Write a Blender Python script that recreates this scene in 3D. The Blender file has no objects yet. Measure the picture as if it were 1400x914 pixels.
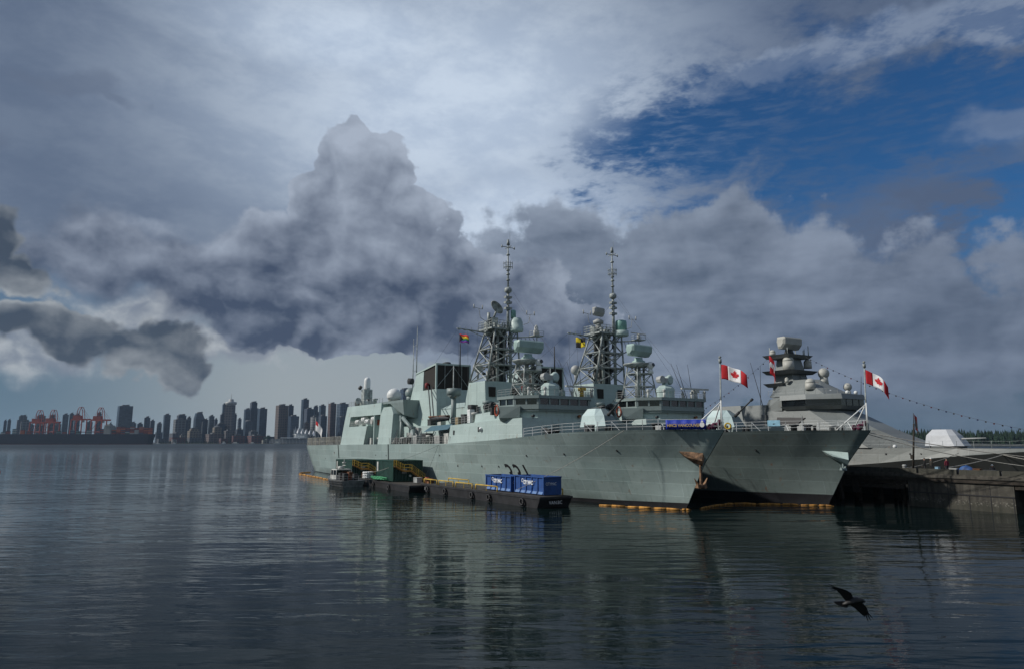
SUN_E = 3.4
HAZE = 0.000038
import bpy, math, random
from mathutils import Vector, Matrix
R = math.radians
random.seed(7)
sc = bpy.context.scene
COL = sc.collection

# ---------------------------------------------------------------- camera
F_PX, CAM_H, HOR = 933.0, 7.7, 603.0
TILT = math.atan((HOR - 457) / F_PX)
cd = bpy.data.cameras.new('camera'); cam = bpy.data.objects.new('camera', cd); COL.objects.link(cam)
cd.sensor_width = 36.0; cd.lens = 36.0 * F_PX / 1400.0
cd.clip_start = 0.5; cd.clip_end = 30000
cam.location = (0, 0, CAM_H); cam.rotation_euler = (R(90) + TILT, 0, 0)
sc.camera = cam

def ray(px, py):
    cx = (px - 700) / F_PX; cy = -(py - 457) / F_PX
    return Vector((cx, math.cos(TILT) - math.sin(TILT) * cy, math.sin(TILT) + math.cos(TILT) * cy))
def lin(c):
    c = c / 255.0
    return c / 12.92 if c <= 0.04045 else ((c + 0.055) / 1.055) ** 2.4
def rgb(r, g, b): return (lin(r), lin(g), lin(b))
def interp(tab, x):
    if x <= tab[0][0]: return tab[0][1]
    for (a, va), (b, vb) in zip(tab, tab[1:]):
        if x <= b: return va + (vb - va) * (x - a) / (b - a)
    return tab[-1][1]

# ---------------------------------------------------------------- node helper
class V:
    def __init__(s, nt, sock): s.nt = nt; s.k = sock
def _in(nt, sock, v):
    if isinstance(v, V): nt.links.new(v.k, sock)
    else:
        if isinstance(v, (tuple, list)) and len(v) == 3 and sock.type == 'RGBA': v = (*v, 1)
        sock.default_value = v
class NT:
    def __init__(s, nt): s.nt = nt
    def node(s, t, **kw):
        n = s.nt.nodes.new(t)
        for k, v in kw.items(): setattr(n, k, v)
        return n
    def m(s, op, a, b=0.0, c=0.0, clamp=False):
        n = s.node('ShaderNodeMath', operation=op, use_clamp=clamp)
        _in(s.nt, n.inputs[0], a); _in(s.nt, n.inputs[1], b); _in(s.nt, n.inputs[2], c)
        return V(s.nt, n.outputs[0])
    def add(s, a, b): return s.m('ADD', a, b)
    def sub(s, a, b): return s.m('SUBTRACT', a, b)
    def mul(s, a, b): return s.m('MULTIPLY', a, b)
    def mx(s, a, b): return s.m('MAXIMUM', a, b)
    def mn(s, a, b): return s.m('MINIMUM', a, b)
    def sst(s, x, lo, hi, a=0.0, b=1.0, kind='SMOOTHSTEP'):
        n = s.node('ShaderNodeMapRange', interpolation_type=kind)
        for i, v in enumerate((x, lo, hi, a, b)): _in(s.nt, n.inputs[i], v)
        return V(s.nt, n.outputs[0])
    def comb(s, x, y, z):
        n = s.node('ShaderNodeCombineXYZ')
        for i, v in enumerate((x, y, z)): _in(s.nt, n.inputs[i], v)
        return V(s.nt, n.outputs[0])
    def sep(s, v):
        n = s.node('ShaderNodeSeparateXYZ'); _in(s.nt, n.inputs[0], v)
        return [V(s.nt, o) for o in n.outputs]
    def vm(s, op, a, b=(0, 0, 0)):
        n = s.node('ShaderNodeVectorMath', operation=op)
        _in(s.nt, n.inputs[0], a)
        if op == 'SCALE': _in(s.nt, n.inputs[3], b)
        else: _in(s.nt, n.inputs[1], b)
        return V(s.nt, n.outputs[0])
    def noise(s, vec, scale, detail=4, rough=0.5, dist=0.0, out=0, lac=2.0):
        n = s.node('ShaderNodeTexNoise')
        _in(s.nt, n.inputs['Vector'], vec); n.inputs['Scale'].default_value = scale
        n.inputs['Detail'].default_value = detail; n.inputs['Roughness'].default_value = rough
        n.inputs['Distortion'].default_value = dist; n.inputs['Lacunarity'].default_value = lac
        return V(s.nt, n.outputs[out])
    def mix(s, f, a, b, mode='MIX'):
        n = s.node('ShaderNodeMix', data_type='RGBA', blend_type=mode)
        _in(s.nt, n.inputs[0], f); _in(s.nt, n.inputs[6], a); _in(s.nt, n.inputs[7], b)
        return V(s.nt, n.outputs[2])
    def mapping(s, vec, scale=(1, 1, 1), loc=(0, 0, 0), rot=(0, 0, 0)):
        n = s.node('ShaderNodeMapping'); _in(s.nt, n.inputs[0], vec)
        n.inputs['Location'].default_value = loc; n.inputs['Rotation'].default_value = rot; n.inputs['Scale'].default_value = scale
        return V(s.nt, n.outputs[0])
    def coord(s, which='Object'):
        n = s.node('ShaderNodeTexCoord'); return V(s.nt, n.outputs[which])

# ---------------------------------------------------------------- sun + sky
SUN_DIR = Vector((-1.0, -0.06, 0.0)).normalized()          # horizontal direction towards the sun
SUN_EL = R(36)
to_sun = Vector((SUN_DIR.x * math.cos(SUN_EL), SUN_DIR.y * math.cos(SUN_EL), math.sin(SUN_EL)))
sd = bpy.data.lights.new('sun', 'SUN'); so = bpy.data.objects.new('sun', sd); COL.objects.link(so)
sd.energy = SUN_E; sd.angle = R(1.5); sd.color = (1.0, 0.955, 0.89)
so.rotation_euler = to_sun.to_track_quat('Z', 'Y').to_euler(); so.location = (-60, 0, 80)

w = bpy.data.worlds.new('World'); sc.world = w; w.use_nodes = True
nt = w.node_tree; nt.nodes.clear(); n = NT(nt)
out = n.node('ShaderNodeOutputWorld'); bg = n.node('ShaderNodeBackground'); nt.links.new(bg.outputs[0], out.inputs[0])
WS = 0.1
sky = n.node('ShaderNodeTexSky'); sky.sky_type = 'NISHITA'; sky.sun_disc = False
sky.sun_elevation = SUN_EL; sky.sun_rotation = math.atan2(SUN_DIR.x, SUN_DIR.y)
sky.air_density = 1.0; sky.dust_density = 0.6; sky.ozone_density = 2.0
SK = V(nt, sky.outputs[0])
g = n.node('ShaderNodeTexCoord'); dirv = V(nt, g.outputs['Generated'])
dx, dy, dz = n.sep(dirv)
az = n.mul(n.m('ARCTAN2', dx, dy), 57.2958)
el = n.mul(n.m('ARCSINE', dz), 57.2958)
def ae(px, py):
    r = ray(px, py).normalized()
    return math.degrees(math.atan2(r.x, r.y)), math.degrees(math.asin(r.z))
P0 = n.comb(az, el, 0.0)
def n2(vec, scale, detail, rough=0.5, dist=0.0, out=0):
    k = n.node('ShaderNodeTexNoise', noise_dimensions='2D')
    _in(nt, k.inputs['Vector'], vec); k.inputs['Scale'].default_value = scale
    k.inputs['Detail'].default_value = detail; k.inputs['Roughness'].default_value = rough; k.inputs['Distortion'].default_value = dist
    return V(nt, k.outputs[out])
wv = n.vm('SUBTRACT', n2(P0, 0.16, 4, 0.5, out=1), (0.5, 0.5, 0.5))
P = n.vm('ADD', P0, n.vm('SCALE', wv, 6.5))
pa, pe, _z = n.sep(P)
def field(blobs, soft=False, use=(None, None)):
    A, E_ = (pa, pe) if use[0] is None else use
    res = None
    for (px, py, rx, ry) in blobs:
        a0, e0 = ae(px, py)
        a1, _ = ae(px + rx, py); a2, _ = ae(px - rx, py); _, e1 = ae(px, py - ry); _, e2 = ae(px, py + ry)
        ra, re_ = abs(a1 - a2) / 2, abs(e1 - e2) / 2
        u = n.m('MULTIPLY', n.m('SUBTRACT', A, a0), 1 / ra); v_ = n.m('MULTIPLY', n.m('SUBTRACT', E_, e0), 1 / re_)
        d = n.m('SQRT', n.m('MULTIPLY_ADD', u, u, n.mul(v_, v_)))
        res = d if res is None else (n.m('SMOOTH_MIN', res, d, 0.35) if soft else n.mn(res, d))
    return n.sub(1.0, res)
def C(r_, g_, b_): return tuple(x / WS for x in rgb(r_, g_, b_))
fn = n2(P0, 0.30, 7, 0.62)                      # fractal detail
RV = n.vm('MULTIPLY', n.vm('ADD', P0, n.vm('SCALE', wv, 1.2)), (0.85, 1.2, 1))
rA = n.m('ABSOLUTE', n.sub(n2(RV, 0.15, 6, 0.50), 0.5))          # billows: rounded lobes, sharp creases
rB = n.m('ABSOLUTE', n.sub(n2(n.vm('ADD', RV, (-0.6, 1.1, 0)), 0.15, 5, 0.50), 0.5))
relief = n.add(n.mul(n.sub(rA, rB), 0.95), n.mul(n.sub(fn, 0.5), 0.16))
ero = n.add(n.mul(n.sub(fn, 0.5), 0.75), n.mul(n.sub(rA, 0.09), 1.6))
st = n2(n.mapping(P0, (0.30, 0.9, 1)), 0.32, 4, 0.55)   # horizontally stretched
cir = n2(n.mapping(P0, (1.0, 2.3, 1), rot=(0, 0, R(28))), 0.13, 5, 0.66, 0.1)
lowf = n.m('ADD', n.sep(wv)[2], 0.5)
# clear sky: Nishita, dimmed to the exposure of the photograph
blue = n.mix(1.0, SK, (0.17, 0.42, 0.66), 'MULTIPLY')
# pale hazy air close to the horizon
hz = n.sst(el, 2.0, n.sst(az, -12.0, 8.0, 30.0, 19.0), 1.0, 0.0)
left = n.sst(az, -38.0, -6.0)
mid = n.sst(n.m('ABSOLUTE', n.sub(az, -14.0)), 3.0, 24.0, 1.0, 0.0)
hcol = n.mix(mid, C(92, 113, 130), C(158, 165, 168))
hcol = n.mix(n.sst(az, 0.0, 18.0), hcol, C(82, 98, 116))
colr = n.mix(n.mul(hz, 0.93), blue, hcol)
# high veil with a blue gap at the upper right
hole = field([(1080, 185, 350, 135), (1270, 150, 270, 115), (930, 190, 170, 95), (1400, 280, 190, 100)], use=(n.add(az, n.mul(n.sub(cir, 0.5), 22.0)), n.add(el, n.mul(n.sub(cir, 0.5), 14.0))))
veil = n.sst(n.add(hole, n.mul(n.sub(st, 0.5), 0.5)), -0.15, 0.72, 1.0, 0.0)
rip = n.sst(n2(n.mapping(P0, (0.5, 2.4, 1), rot=(0, 0, R(-8))), 0.55, 4, 0.6, 0.0), 0.42, 0.72)
band = field([(1290, 30, 330, 48), (1390, 175, 150, 38), (1130, 70, 160, 30), (1040, 100, 130, 26)])
veil = n.mx(veil, n.mul(n.sst(n.add(band, n.mul(n.sub(cir, 0.5), 0.9)), -0.1, 0.7), 0.62))
veil = n.mx(veil, n.mul(rip, 0.26))
vb = n.sst(field([(620, 150, 420, 260), (700, 300, 260, 160), (500, 60, 300, 120)], use=(az, el)), -0.35, 0.9)
vb = n.mx(vb, n.mul(n.sst(band, -0.1, 0.5), 0.30))
vcol = n.mix(vb, C(108, 122, 143), C(200, 214, 231))
vcol = n.mix(n.sst(cir, 0.30, 0.72), n.mix(1.0, vcol, (0.78, 0.81, 0.86), 'MULTIPLY'), vcol)
vcol = n.mix(n.sst(az, 4.0, 30.0), vcol, n.mix(1.0, vcol, (0.72, 0.76, 0.84), 'MULTIPLY'))
vop = n.mul(veil, n.sst(el, 7.0, 15.0, 0.0, 0.97))
colr = n.mix(vop, colr, vcol)
# pale bank low on the left
pb = n.sst(n.add(field([(200, 425, 130, 34), (330, 468, 170, 26), (50, 480, 110, 50)]), n.mul(n.sub(fn, 0.5), 0.9)), -0.1, 0.6)
colr = n.mix(n.mul(pb, 0.80), colr, n.mix(n.sst(relief, -0.08, 0.10), C(128, 136, 150), C(180, 185, 190)))
# broken grey deck on the right
dk = field([(1120, 450, 420, 150), (850, 440, 230, 165), (1330, 460, 260, 115), (960, 345, 190, 75), (760, 360, 120, 110), (1080, 500, 500, 90), (700, 480, 170, 50)], soft=True)
dkm = n.sst(n.add(dk, ero), 0.02, 0.30)
dkb = n.add(n.mul(relief, 1.15), n.add(n.mul(n.sub(st, 0.5), 1.0), n.sst(dk, 0.0, 0.75, 0.66, 0.40)))
dcol = n.mix(n.sst(dkb, 0.0, 1.0, kind='LINEAR'), C(78, 92, 113), C(150, 162, 180))
dcol = n.mix(n.sst(az, 12.0, 34.0), dcol, n.mix(1.0, dcol, (0.78, 0.80, 0.84), 'MULTIPLY'))
dkm = n.mul(dkm, n.sst(el, 1.0, 5.0, 0.25, 0.96))
colr = n.mix(dkm, colr, dcol)
# the tall cumulus and its dark base, left of the masts
cu = field([(488, 222, 70, 62), (545, 240, 40, 34), (445, 262, 52, 42), (520, 300, 95, 60), (500, 360, 180, 70), (330, 380, 190, 80),
            (600, 400, 170, 75), (150, 350, 150, 60), (430, 430, 260, 48), (560, 468, 210, 30), (720, 440, 140, 60), (480, 470, 160, 22)])
cum = n.sst(n.add(cu, n.mul(ero, 0.8)), n.sst(az, -33.0, -16.0, -0.12, 0.0), n.sst(az, -33.0, -16.0, 0.50, 0.10))
ct = n.sst(el, ae(500, 450)[1], ae(500, 190)[1], kind='LINEAR')
cb = n.add(n.mul(relief, 1.7), n.add(n.mul(ct, 0.62), n.add(n.mul(n.sub(lowf, 0.5), 0.9), n.sst(cu, 0.0, 0.35, 0.30, 0.14))))
ccol = n.mix(n.sst(cb, 0.0, 1.0, kind='LINEAR'), C(64, 77, 100), C(166, 177, 194))
colr = n.mix(n.mul(cum, 0.97), colr, ccol)
# lower dark cumulus at the left
cl = field([(210, 478, 105, 36), (120, 462, 110, 38), (255, 500, 66, 22), (45, 450, 100, 30), (0, 330, 42, 62), (28, 378, 88, 26), (10, 440, 60, 26), (185, 470, 50, 40)])
clm = n.sst(n.add(cl, ero), -0.05, 0.24)
clb = n.add(n.mul(relief, 1.7), n.add(n.sst(cl, 0.0, 0.4, 0.36, 0.12), n.mul(n.sub(lowf, 0.5), 0.8)))
lcol = n.mix(n.sst(clb, 0.0, 1.0, kind='LINEAR'), C(64, 76, 92), C(172, 178, 183))
colr = n.mix(n.mul(clm, 0.96), colr, lcol)
# thin smudges
sm = field([(95, 105, 95, 20), (150, 128, 60, 12), (2, 178, 34, 34)])
colr = n.mix(n.mul(n.sst(n.add(sm, n.mul(n.sub(fn, 0.5), 1.2)), -0.1, 0.7), 0.50), colr, C(96, 109, 131))
# the part of the sky behind and beside the camera, where the sun stands between clouds
behind = n.sst(n.m('ABSOLUTE', az), 55.0, 100.0)
bcol = n.mix(n.sst(n.noise(n.mapping(dirv, (2.0, 2.0, 4.0)), 1.3, 3, 0.6), 0.40, 0.60), n.mix(1.0, SK, (0.42, 0.48, 0.5), 'MULTIPLY'), C(150, 158, 170))
colr = n.mix(behind, colr, bcol)
colr = n.mix(n.sst(el, 38.0, 60.0), colr, C(104, 118, 142))
colr = n.mix(n.sst(el, -3.0, 0.0), C(30, 36, 42), colr)
_in(nt, bg.inputs[0], colr); bg.inputs[1].default_value = WS

sc.view_settings.view_transform = 'Standard'; sc.view_settings.look = 'None'; sc.view_settings.gamma = 1.0
sc.view_settings.use_curve_mapping = False; sc.view_settings.exposure = 0.0
sc.render.engine = 'CYCLES'
w.cycles.sampling_method = 'MANUAL'; w.cycles.sample_map_resolution = 512
sc.cycles.max_bounces = 8; sc.cycles.volume_bounces = 0
sc.cycles.caustics_reflective = False; sc.cycles.caustics_refractive = False
# ---------------------------------------------------------------- mesh helper, ship frame: x forward, v to starboard, z up
HEAD = R(-57.5)
O1 = Vector((19.95, 80.34, 0.0))
FX = Vector((math.cos(HEAD), math.sin(HEAD), 0)); FV = Vector((math.sin(HEAD), -math.cos(HEAD), 0))
def W(x, v, z): return O1 + FX * x + FV * v + Vector((0, 0, z))

class MB:
    def __init__(s, org=(0, 0, 0), world=False):
        s.v = []; s.f = []; s.sm = []; s.mi = []; s.o = Vector(org); s.world = world; s.cur = 0
    def P(s, p):
        p = Vector(p) - s.o
        s.v.append(p if s.world else Vector((p.x, -p.y, p.z))); return len(s.v) - 1
    def F(s, idx, sm=False): s.f.append(list(idx)); s.sm.append(sm); s.mi.append(s.cur)
    def quad(s, *ps): s.F([s.P(p) for p in ps])
    def prism(s, bot, top):                       # two rings of the same length, already 3-D
        a = [s.P(p) for p in bot]; b = [s.P(p) for p in top]; k = len(a)
        for i in range(k): s.F([a[i], a[(i + 1) % k], b[(i + 1) % k], b[i]])
        s.F(a[::-1]); s.F(b)
    def box(s, x0, x1, v0, v1, z0, z1):
        s.prism([(x0, v0, z0), (x1, v0, z0), (x1, v1, z0), (x0, v1, z0)], [(x0, v0, z1), (x1, v0, z1), (x1, v1, z1), (x0, v1, z1)])
    def slab(s, poly, z0, z1, topp=None, inset=0.0):
        if topp is None:
            cx = sum(p[0] for p in poly) / len(poly); cy = sum(p[1] for p in poly) / len(poly)
            topp = [(p[0] + (cx - p[0]) * inset, p[1] + (cy - p[1]) * inset) for p in poly]
        s.prism([(*p, z0) for p in poly], [(*p, z1) for p in topp])
    def cyl(s, a, b, r0, r1=None, n=10, caps=True, sm=True):
        a = Vector(a); b = Vector(b); r1 = r0 if r1 is None else r1
        d = (b - a); 
        if d.length < 1e-6: return
        d.normalize(); u = d.cross(Vector((0, 0, 1)) if abs(d.z) < 0.9 else Vector((1, 0, 0))).normalized(); w_ = d.cross(u)
        A = []; B = []
        for i in range(n):
            t = 2 * math.pi * i / n; q = u * math.cos(t) + w_ * math.sin(t)
            A.append(s.P(a + q * r0)); B.append(s.P(b + q * r1))
        for i in range(n): s.F([A[i], A[(i + 1) % n], B[(i + 1) % n], B[i]], sm and n > 5)
        if caps: s.F(A[::-1]); s.F(B)
    def tube(s, pts, r, n=5):
        for a, b in zip(pts, pts[1:]): s.cyl(a, b, r, r, n)
    def bar(s, a, b, r=0.05, n=4): s.cyl(a, b, r, r, n)
    def sphere(s, c, r, n=14, zs=1.0, zmin=-1.0, rx=None, ry=None):
        c = Vector(c); rows = n // 2; rx = rx or r; ry = ry or r
        th0 = math.acos(max(-1, min(1, zmin))); R_ = []
        for j in range(rows + 1):
            th = th0 * j / rows
            R_.append([s.P(c + Vector((rx * math.sin(th) * math.cos(2 * math.pi * i / n), ry * math.sin(th) * math.sin(2 * math.pi * i / n), r * zs * math.cos(th)))) for i in range(n)])
        for j in range(rows):
            for i in range(n): s.F([R_[j][i], R_[j][(i + 1) % n], R_[j + 1][(i + 1) % n], R_[j + 1][i]], True)
        s.F(R_[-1])
    def lathe(s, c, prof, n=16, sm=True):          # prof: (radius, z)
        c = Vector(c); rows = [[s.P(c + Vector((r_ * math.cos(2 * math.pi * i / n), r_ * math.sin(2 * math.pi * i / n), z_))) for i in range(n)] for r_, z_ in prof]
        for A, B in zip(rows, rows[1:]):
            for i in range(n): s.F([A[i], A[(i + 1) % n], B[(i + 1) % n], B[i]], sm)
        s.F(rows[0][::-1]); s.F(rows[-1])
    def rail(s, pts, h=1.1, wires=3, step=1.6, r=0.035, wr=0.010):
        for a, b in zip(pts, pts[1:]):
            a = Vector(a); b = Vector(b); k = max(1, int(round((b - a).length / step)))
            for i in range(k + 1):
                p = a.lerp(b, i / k); s.bar(p, p + Vector((0, 0, h)), r)
            for j in range(wires):
                dz = Vector((0, 0, h * (j + 1) / wires)); s.bar(a + dz, b + dz, wr, 3)
    def build(s, name, mat, parent=None, mats=None):
        me = bpy.data.meshes.new(name); me.from_pydata([tuple(p) for p in s.v], [], s.f)
        me.polygons.foreach_set('use_smooth', s.sm)
        for m_ in (mats or [mat]): me.materials.append(m_)
        if mats: me.polygons.foreach_set('material_index', s.mi)
        me.update()
        import bmesh
        bm = bmesh.new(); bm.from_mesh(me); bmesh.ops.recalc_face_normals(bm, faces=bm.faces); bm.to_mesh(me); bm.free()
        o = bpy.data.objects.new(name, me); COL.objects.link(o)
        if parent is not None: o.parent = parent
        return o

def tag(o, label=None, cat=None, group=None, kind=None):
    if label: o['label'] = label
    if cat: o['category'] = cat
    if group: o['group'] = group
    if kind: o['kind'] = kind
    return o
def thing(name, label, cat, at=(0, 0, 0), group=None, head=True, world=None):
    o = bpy.data.objects.new(name, None); COL.objects.link(o); o.empty_display_size = 0.2
    o.location = Vector(world) if world is not None else W(*at)
    if head: o.rotation_euler = (0, 0, HEAD)
    return tag(o, label, cat, group)
def place(o, at): o.location = W(*at); o.rotation_euler = (0, 0, HEAD); return o

# ---------------------------------------------------------------- materials
MC = {}
def mat(name, col, rough=0.6, metal=0.0, var=0.15, scale=2.0, bump=0.0, spec=0.5, build=None):
    if name in MC: return MC[name]
    m = bpy.data.materials.new(name); m.use_nodes = True; t = m.node_tree; N = NT(t)
    b = t.nodes['Principled BSDF']; b.inputs['Roughness'].default_value = rough; b.inputs['Metallic'].default_value = metal
    b.inputs['Specular IOR Level'].default_value = spec
    co = N.coord()
    if build: build(N, b, co)
    else:
        f = N.noise(co, scale, 4, 0.6)
        lo = tuple(c * (1 - var) for c in col); hi = tuple(min(1, c * (1 + var)) for c in col)
        _in(t, b.inputs['Base Color'], N.mix(N.sst(f, 0.3, 0.7), lo, hi))
    if bump:
        bn = N.node('ShaderNodeBump'); bn.inputs['Strength'].default_value = bump; _in(t, bn.inputs['Height'], N.noise(co, scale * 3, 3))
        t.links.new(bn.outputs[0], b.inputs['Normal'])
    MC[name] = m; return m

def hull_paint(name, base, rust=0.5, plates=True, dark=0.91):
    def bld(N, b, co):
        x, y, z = N.sep(co)
        q = N.comb(x, z, 0.0)
        col = base
        p1 = N.node('ShaderNodeTexBrick'); p1.offset = 0.37; _in(N.nt, p1.inputs['Vector'], q)
        p1.inputs['Scale'].default_value = 1.0; p1.inputs['Brick Width'].default_value = 7.0; p1.inputs['Row Height'].default_value = 1.45
        p1.inputs['Mortar Size'].default_value = 0.028; p1.inputs['Mortar Smooth'].default_value = 0.3
        p1.inputs['Color1'].default_value = (*[c * 1.12 for c in base], 1); p1.inputs['Color2'].default_value = (*[c * 0.86 for c in base], 1)
        p1.inputs['Mortar'].default_value = (*[c * 1.45 for c in base], 1)
        f = N.noise(co, 0.16, 4, 0.6)
        c1 = N.mix(0.85 if plates else 0.25, N.mix(0.0, base, base), V(N.nt, p1.outputs[0]))
        c1 = N.mix(N.sst(f, 0.35, 0.7), N.mix(1.0, c1, (dark, dark * 1.0, dark * 1.0), 'MULTIPLY'), c1)
        # repainted rectangles
        rp = N.node('ShaderNodeTexBrick'); rp.offset = 0.61; _in(N.nt, rp.inputs['Vector'], N.comb(N.add(x, 3.1), N.add(z, N.mul(x, 0.05)), 0.0))
        rp.inputs['Scale'].default_value = 1.0; rp.inputs['Brick Width'].default_value = 3.3; rp.inputs['Row Height'].default_value = 2.3; rp.inputs['Mortar Size'].default_value = 0.0
        rp.inputs['Color1'].default_value = (1, 1, 1, 1); rp.inputs['Color2'].default_value = (0.74, 0.80, 0.80, 1)
        c1 = N.mix(0.62 if plates else 0.25, c1, N.mix(1.0, c1, V(N.nt, rp.outputs[0]), 'MULTIPLY'))
        # run-off streaks and rust
        stv = N.noise(N.mapping(co, (2.2, 2.2, 0.16)), 1.0, 4, 0.6)
        c1 = N.mix(N.mul(N.sst(stv, 0.50, 0.76), 0.42), c1, N.mix(1.0, c1, (0.62, 0.62, 0.58), 'MULTIPLY'))
        r1 = N.mul(N.sst(N.noise(co, 0.9, 5, 0.65), 0.60, 0.68), N.sst(stv, 0.46, 0.62))
        c1 = N.mix(N.mul(r1, rust), c1, (0.20, 0.085, 0.03))
        sc_f = N.noise(N.mapping(co, (.5, .5, 2.2)), 1.4, 6, .7)
        c1 = N.mix(N.mul(N.sst(sc_f, .56, .72), .14), c1, tuple(min(1, c * 1.35) for c in base))
        c1 = N.mix(N.mul(N.sst(z, 1.9, .4), N.mul(N.sst(f, .3, .6), .5 if plates else 0)), c1, (.05, .06, .05))
        # slightly uneven plating
        bn = N.node('ShaderNodeBump'); bn.inputs['Strength'].default_value = 0.25; bn.inputs['Distance'].default_value = 0.10
        _in(N.nt, bn.inputs['Height'], N.add(N.noise(N.mapping(co, (0.9, 0.9, 1.1)), 1.0, 2, 0.5), N.mul(V(N.nt, p1.outputs[1]), 0.35)))
        N.nt.links.new(bn.outputs[0], b.inputs['Normal'])
        _in(N.nt, b.inputs['Base Color'], c1)
    return mat(name, base, rough=0.48, build=bld)

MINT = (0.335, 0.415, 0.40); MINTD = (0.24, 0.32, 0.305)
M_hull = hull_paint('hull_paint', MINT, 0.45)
M_hull2 = hull_paint('hull_paint_shaded', (0.165, 0.205, 0.197), 0.6)  # same paint darkened: shade on the middle frigate's hull put into the colour
M_sup = hull_paint('superstructure_paint', (0.45, 0.555, 0.53), 0.6, plates=False)
M_supd = hull_paint('grey_paint', (0.23, 0.285, 0.28), 0.7, plates=False)
M_mast = mat('mast_paint', (0.31, 0.34, 0.33), 0.55, var=0.45, scale=1.4)
M_dark = mat('dark_fittings', (0.035, 0.038, 0.04), 0.7, var=0.4, scale=2)
M_deck = mat('deck_paint', (0.09, 0.10, 0.10), 0.85, var=0.25, scale=1.2)
M_black = mat('black_paint', (0.012, 0.012, 0.014), 0.5, var=0.4, scale=0.7)
M_glass = mat('window_glass', (0.008, 0.010, 0.012), 0.08, var=0.3, spec=0.8)
M_white = mat('white_paint', (0.72, 0.74, 0.73), 0.5, var=0.10, scale=1.0)
M_offw = mat('weathered_white', (0.48, 0.49, 0.46), 0.6, var=0.2, scale=1.2)
M_cup = mat('gun_shell_paint', (0.50, 0.62, 0.61), 0.45, var=0.06, scale=0.6)
M_radar = mat('radar_green', (0.33, 0.45, 0.42), 0.5, var=0.12, scale=0.6)
M_teal = mat('dome_teal', (0.22, 0.42, 0.37), 0.5, var=0.12)
M_grey = mat('light_grey', (0.36, 0.37, 0.36), 0.55, var=0.15, scale=1.0)
M_beige = mat('radome_beige', (0.42, 0.42, 0.38), 0.55, var=0.08, scale=0.8)
M_rust = mat('rusted_steel', (0.16, 0.07, 0.03), 0.85, var=0.65, scale=1.3, bump=0.4)
M_anch = mat('anchor_paint', (0.15, 0.085, 0.045), 0.8, var=0.75, scale=1.6, bump=0.3)
M_red = mat('flag_red', (0.50, 0.012, 0.02), 0.75, var=0.08)
M_fwhite = mat('flag_white', (0.80, 0.80, 0.80), 0.75, var=0.04)
M_orange = mat('life_orange', (0.36, 0.07, 0.03), 0.6, var=0.15)
M_yel = mat('yellow_steel', (0.55, 0.36, 0.05), 0.6, var=0.25, scale=1.5)
M_wire = mat('wire', (0.05, 0.055, 0.06), 0.6)
M_rope = mat('rope_fibre', (0.30, 0.29, 0.26), 0.9, var=0.25, scale=6)
M_canvas = mat('blue_canvas', (0.06, 0.13, 0.17), 0.85, var=0.15)
def louvre(N, b, co):
    x, y, z = N.sep(co)
    ws = N.m('SINE', N.mul(z, 38.0))
    f = N.noise(co, 0.8, 4, 0.6)
    _in(N.nt, b.inputs['Base Color'], N.mix(N.mul(N.sst(ws, -0.4, 0.7), 0.6), (0.012, 0.011, 0.010), N.mix(f, (0.035, 0.030, 0.024), (0.085, 0.075, 0.06))))
M_louv = mat('louvre_slats', (0.05, 0.05, 0.05), 0.9, build=louvre)

M_net = mat('stanchion_cream', (0.55, 0.52, 0.44), 0.7, var=0.25, scale=1.5)
M_trunk = mat('mast_trunking', (0.055, 0.06, 0.06), 0.8, var=0.6, scale=1.5)
M_tan = mat('tan_locker', (.26, .20, .11), .8, var=.3)
# ---------------------------------------------------------------- patrol frigate with lattice masts
STEM = [(0.0, 0.0), (5.27, 3.05), (9.0, 6.1), (12, 8.0)]
YD = [(-140, 6.2), (-137, 6.25), (-126, 6.9), (-106, 7.75), (-86, 8.1), (-51, 8.25), (-33, 8.15), (-23, 7.6), (-16, 6.8), (-11, 5.6), (-6.1, 3.9), (-2.2, 1.7), (-0.7, 0.75), (0, 0.06)]
YW = [(-140, 5.0), (-126, 5.2), (-110, 6.6), (-90, 7.6), (-65, 7.85), (-45, 7.1), (-30, 5.5), (-20, 3.9), (-10, 2.0), (-5, 1.0), (0, 0.05)]
ZD = [(-131, 6.72), (-100, 7.0), (-72, 7.2), (-43.6, 7.38), (-27.6, 8.0), (-14.7, 8.8), (-4.4, 9.05), (6.1, 9.02)]
def zdeck(x): return interp(ZD, x)
def hullb(x, z):
    xr = x - interp(STEM, max(z, 0.0)); 
    if xr > 0: xr = 0
    t = max(0.0, min(1.0, z / zdeck(x)))
    bowf = max(0.0, min(1.0, (x + 45) / 45.0))
    # a knuckle at 60 % of the freeboard divides the concave flare from the upper strake
    k = 0.62
    gk = 0.60 - 0.06 * bowf
    g_ = gk * (t / k) ** (1 + 0.12 * bowf) if t < k else gk + (1 - gk) * ((t - k) / (1 - k)) ** (1.0)
    yd = interp(YD, xr); yw = interp(YW, xr)
    if z < 0: return yw * (1 + 0.03 * z)
    return yw + (yd - yw) * g_
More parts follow.
